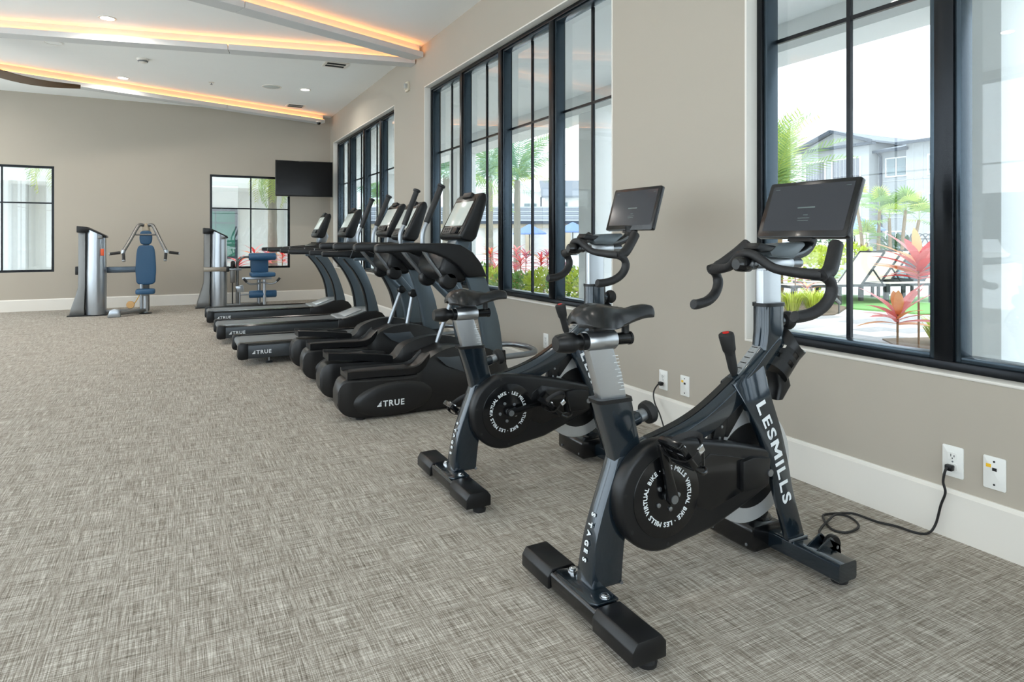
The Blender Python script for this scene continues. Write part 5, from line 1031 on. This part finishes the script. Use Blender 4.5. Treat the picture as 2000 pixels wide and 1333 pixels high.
def umbrella(x, y, zt, rad, label):
    t = thing('patio_umbrella', label, 'umbrella', (x, y, GZ), group='blue umbrellas in the court'); n = 8
    ring = lambda r_, z: [(r_ * math.cos(2 * math.pi * k / n), r_ * math.sin(2 * math.pi * k / n), z) for k in range(n)]
    MB().loft([ring(0.02, zt - GZ), ring(0.12 * rad, zt - GZ - 0.06), ring(rad, zt - GZ - 0.52 * rad), ring(rad, zt - GZ - 0.52 * rad - 0.10), ring(rad - 0.02, zt - GZ - 0.52 * rad - 0.02), ring(0.10, zt - GZ - 0.12)]).build('canopy', CANV, t, smooth=False)
    MB().rod((0, 0, 0.06), (0, 0, zt - GZ - 0.05), 0.035, 10).build('pole', LFR, t); MB().lathe([(0, 0), (0.35, 0), (0.35, 0.05), (0.06, 0.09)], n=18).build('base', LFR, t)
    return t
umbrella(23.3, 42.0, 2.25, 1.30, 'blue umbrella in the court, the whole of it visible through the middle window')
umbrella(26.2, 40.6, 2.40, 1.30, 'blue umbrella in the court, half hidden by the white column')
umbrella(35.3, 24.4, 2.55, 1.60, 'pale blue umbrella behind the near tablet, past the pool')

# ---------------------------------------------------------------- buildings
PANEL = mat('pale facade panel', (168, 171, 171), 0.8, 0, 0.02, 2); PANEL2 = mat('grey facade panel', (152, 157, 159), 0.8, 0, 0.02, 2); ROOF = mat('grey shingle roof', (124, 130, 137), 0.8, 0, 0.1, 20); GUT = mat('dark gutter', (66, 74, 84), 0.5); WTRIM = mat('white window trim', (220, 222, 221), 0.6); WGL = mat('far window glass', (118, 134, 138), 0.12, 0, 0.2, 1.5, spec=0.8)
SLATM = mat('grey balcony screen', (120, 122, 128), 0.5)
def fwin(par, x, y0, y1, z0, z1, ax='x', sgn=-1, cols=2, mt=None):
    """framed window on a facade that faces along axis ax; each sash light a piece"""
    def B(m, a, b, c, d, o0, o1):
        lo, hi = sorted((x + sgn * o0, x + sgn * o1)); return m.box(lo, hi, a, b, c, d) if ax == 'x' else m.box(a, b, lo, hi, c, d)
    m = MB(); tw = 0.10
    B(m, y0 - tw, y1 + tw, z0 - tw, z0, 0, 0.06); B(m, y0 - tw, y1 + tw, z1, z1 + tw, 0, 0.06); B(m, y0 - tw, y0, z0, z1, 0, 0.06); B(m, y1, y1 + tw, z0, z1, 0, 0.06)
    st = (y1 - y0) / cols
    for k in range(1, cols): B(m, y0 + st * k - 0.06, y0 + st * k + 0.06, z0, z1, 0, 0.05)
    w_ = m.build('window', WTRIM, par, smooth=False); zm = (z0 + z1) / 2
    for k in range(cols):
        for a, b in ((z0, zm - 0.03), (zm + 0.03, z1)): B(MB(), y0 + st * k + 0.06, y0 + st * (k + 1) - 0.06, a, b, 0.0, 0.02).build('pane', mt or WGL, w_, smooth=False)
t = thing('apartment_building', 'pale three storey apartment block with a grey gabled roof past the pool', 'building', (0, 0, GZ))
XB, XA, Y0 = 52.0, 50.9, 33.9
MB().box(XB, XB + 12, 8, Y0 + 0.2, 0, 8.55).build('wall', PANEL2, t, smooth=False); MB().box(XA, XB + 12, Y0, 40.4, 0, 9.2).build('wall', PANEL, t, smooth=False)
MB().box(XB - 0.5, XB, 8, 31.2, 0, 8.75).build('wall', PANEL, t, smooth=False)
m = MB()
for z in (2.9, 5.9): m.box(XB - 0.53, XB - 0.5, 8, 31.2, z, z + 0.05); m.box(XB - 0.03, XB, 31.2, Y0, z, z + 0.05)
for y in (30.6, 29.9, 26.0, 22.0): m.box(XB - 0.53, XB - 0.5, y, y + 0.05, 0, 8.75)
m.build('panel_joints', mat('panel joint', (178, 182, 184), 0.8), t)
# gable over the projecting block: ridge runs back along x
ov = 0.55; yl, yh, yp, ze, zp = Y0 - ov, 40.4 + ov, 37.15, 9.15, 10.45
MB().prism([(yl, ze), (yp, zp), (yh, ze), (yh, ze + 0.16), (yp, zp + 0.20), (yl, ze + 0.16)], XA - 0.5, XB + 12, 'x').build('gable_roof', ROOF, t, smooth=False)
MB().prism([(Y0, 9.18), (yp, 10.40), (40.4, 9.18)], XA - 0.02, XA + 0.1, 'x').build('gable_panel', PANEL, t, smooth=False)
m = MB(); m.bar((XA - 0.52, yl, ze + 0.06), (XA - 0.52, yp, zp + 0.08), 0.06, 0.26); m.bar((XA - 0.52, yp, zp + 0.08), (XA - 0.52, yh, ze + 0.06), 0.06, 0.26); m.box(XA - 0.45, XA + 0.05, yl, yh, 8.98, 9.2); m.build('fascia', GUT, t, smooth=False)
MB().prism([(XB - 0.6, 8.35), (XB + 6, 9.6), (XB + 6, 9.75), (XB - 0.6, 8.55)], 31.2, Y0 - 0.2, 'y').build('low_roof', ROOF, t, smooth=False); MB().box(XB - 0.72, XB - 0.58, 31.0, Y0 + 0.2, 8.28, 8.5).build('gutter', GUT, t, smooth=False)
MB().prism([(XB - 1.1, 8.72), (XB + 6, 9.55), (XB + 6, 9.75), (XB - 1.1, 8.92)], 8, 31.6, 'y').build('main_roof', ROOF, t, smooth=False); MB().box(XB - 1.2, XB - 1.08, 8, 31.7, 8.66, 8.86).build('gutter', GUT, t, smooth=False)
MB().tube([(XB - 0.55, Y0 - 0.25, 8.4), (XB - 0.1, Y0 - 0.35, 8.0), (XB - 0.1, Y0 - 0.35, 0)], 0.10, 8).build('downspout', GUT, t)
for z0, z1 in ((6.35, 7.75), (3.35, 4.75), (0.4, 1.75)): fwin(t, XB, 31.5, 33.1, z0, z1); fwin(t, XB - 0.5, 28.4, 29.45, z0 - 0.1, z1 - 0.1); fwin(t, XB - 0.5, 25.4, 26.6, z0 - 0.1, z1 - 0.1)
for (a, b) in ((38.0, 39.9), (34.7, 37.2)):
    for z0, z1 in ((6.25, 8.0), (3.2, 5.0)):
        m = MB().box(XA - 0.08, XA - 0.01, a - 0.12, b + 0.12, z0 - 0.1, z1 + 0.12); f = m.build('balcony_frame', WTRIM, t, smooth=False)
        n = 7
        for k in range(n): MB().box(XA - 0.10, XA - 0.07, a + (b - a) * k / n + 0.02, a + (b - a) * (k + 1) / n - 0.02, z0, z1).build('screen_slat', SLATM, f, smooth=False)
BRK = mat('pale stone veneer', (220, 216, 208), 0.85, 0, 0.08, 5); f = MB().box(XA - 0.06, XA, Y0, 40.4, 0, 3.0).build('stone_base', BRK, t, smooth=False)
MB().box(XB - 0.56, XB - 0.5, 30.6, 30.95, 4.9, 5.1).build('wall_lamp', WTRIM, t)
# long low pavilion with a seamed roof, seen through the middle window
t = thing('pool_pavilion', 'low white pavilion with a grey ribbed roof behind the blue umbrellas', 'building', (0, 0, GZ)); ru = (0.886, -0.463)
def L2(a, b): return (20.6 + ru[0] * a + 0.463 * b, 45.6 + ru[1] * a + 0.886 * b)          # a along the eave, b away from it
def slab2(a0, a1, b0, b1, z0, z1, nm, mt, par=t, zb=None):
    zb = zb or (z0, z1); c = [L2(a0, b0), L2(a1, b0), L2(a1, b1), L2(a0, b1)]
    return MB().add([(c[0][0], c[0][1], z0), (c[1][0], c[1][1], z0), (c[2][0], c[2][1], zb[0]), (c[3][0], c[3][1], zb[0]), (c[0][0], c[0][1], z1), (c[1][0], c[1][1], z1), (c[2][0], c[2][1], zb[1]), (c[3][0], c[3][1], zb[1])],
                    [(0, 3, 2, 1), (4, 5, 6, 7), (0, 1, 5, 4), (1, 2, 6, 5), (2, 3, 7, 6), (3, 0, 4, 7)]).build(nm, mt, par, smooth=False)
slab2(-9, 14, 0.7, 6, 0, 2.5, 'wall', STUCCO)
for k in range(7): slab2(-9.4, 14.4, k * 0.95, k * 0.95 + 0.97, 2.50 + k * 0.215, 2.58 + k * 0.215, 'roof_course', ROOF if k % 2 else mat('lighter roof course', (150, 156, 162), 0.75), zb=(2.66 + k * 0.215, 2.74 + k * 0.215))
slab2(-9.4, 14.4, -0.08, 0.0, 2.36, 2.58, 'gutter', GUT)
slab2(-9, 14, 0.2, 0.5, 2.05, 2.36, 'header_beam', mat('tan beam', (204, 190, 164), 0.8))
for k in range(8): slab2(-8.6 + k * 3.1, -8.2 + k * 3.1, 0.15, 0.55, 0, 2.1, 'post', MATS['tan beam'])
# white house beyond it
t = thing('white_house', 'white two storey house with a grey roof above the pavilion', 'building', (0, 0, GZ))
def slab3(a0, a1, b0, b1, z0, z1, nm, mt, zb=None): return slab2(a0, a1, b0, b1, z0, z1, nm, mt, t, zb)
slab3(-3, 17, 20, 30, 0, 6.3, 'wall', STUCCO); slab3(-3.2, 7, 19.8, 25, 6.25, 6.45, 'roof_edge', WTRIM)
slab3(6.2, 18, 18.2, 22, 0, 5.6, 'wall', STUCCO); slab3(5.8, 18.6, 17.6, 23, 5.5, 5.72, 'roof', ROOF, (7.6, 7.8)); slab3(5.7, 5.85, 18.0, 18.15, 0, 5.6, 'downspout', GUT)
for a0, a1, bb in ((-1.4, 0.2, 20), (1.9, 3.4, 20), (4.0, 5.4, 20), (6.9, 8.6, 18.2), (10.5, 12.2, 18.2)):
    for z0 in (3.5, 0.9):
        f = slab3(a0 - 0.12, a1 + 0.12, bb - 0.08, bb, z0 - 0.12, z0 + 1.65, 'window', WTRIM)
        for q in (0, 1):
            c0 = a0 + (a1 - a0) * q / 2 + 0.04; c1 = a0 + (a1 - a0) * (q + 1) / 2 - 0.04; slab2(c0, c1, bb - 0.11, bb - 0.07, z0, z0 + 1.53, 'pane', WGL, f)
# white block beyond the far window
t = thing('white_block', 'white block with grey windows seen through the far window', 'building', (5.4, 46, GZ))
MB().box(-5, 5, 0, 8, 0, 5.5).build('wall', STUCCO, t, smooth=False); MB().box(-5.4, 5.4, -0.4, 8, 5.4, 5.7).build('roof', ROOF, t, smooth=False)
for a in (-3.5, -0.5, 2.5):
    for z in (0.9, 3.4): fwin(t, 0, a, a + 1.5, z, z + 1.4, 'y')
# wing behind the back wall: wall, beam, pillars and a dark window
t = thing('rear_wing', 'white wing across the back court with a green reflecting window', 'building', (0, 17, GZ))
MB().box(-8, 3.0, 0, 0.3, 0, 4.2).build('wall', STUCCO, t, smooth=False); MB().box(-8, 3.4, -1.3, 0, 2.32, 2.85).build('eave_beam', STUCCO, t, smooth=False)
for x in (-3.0, 2.42): MB().box(x, x + 0.23, -0.35, 0, 0, 2.4).build('pillar', WTRIM, t, smooth=False)
m = MB().box(0.62, 1.34, -0.06, 0.0, 0.70, 1.90); f = m.build('window', GUT, t, smooth=False); GRG = mat('green reflection glass', (70, 128, 112), 0.08, 0, 0.35, 3, spec=0.9)  # pane colour holds a painted green reflection
for a, b in ((0.68, 0.84), (0.86, 1.28)):
    for z0, z1 in ((0.76, 1.55), (1.57, 1.84)): MB().box(a, b, -0.07, -0.05, z0, z1).build('pane', GRG, f, smooth=False)
for i, (x, y, h, c) in enumerate(((1.15, 14.35, 0.70, 0), (1.45, 14.3, 0.90, 2), (1.75, 14.6, 0.86, 1), (2.0, 14.3, 0.86, 2), (2.25, 14.5, 0.80, 1), (-2.05, 14.4, 0.42, 2))):
    cordyline(('%s cordyline outside the back window, %s from the green reflecting glass' % (('crimson and pink', 'pink and orange', 'mauve', 'pink and orange', 'mauve')[i], ORD[i])) if i < 5 else 'orange cordyline low outside the back window farther from the television', x, y, h, sets[c], 17, 0.36, group='cordylines at the back window' if i < 5 else None, seed=50 + i, wd=0.03)
palm('drooping_palm', 'palm with hanging yellow green fronds outside the back window by the television', 1.86, 14.75, 2.75, FRY, 20, 0.085, TRUNK, None, seed=61, up=(-55, 30), scale=0.5)
palm('drooping_palm', 'palm whose yellow green fronds hang into the back window left of the machines', -1.95, 14.7, 2.9, FRY, 18, 0.085, TRUNK, None, seed=63, up=(-50, 30), scale=0.5)
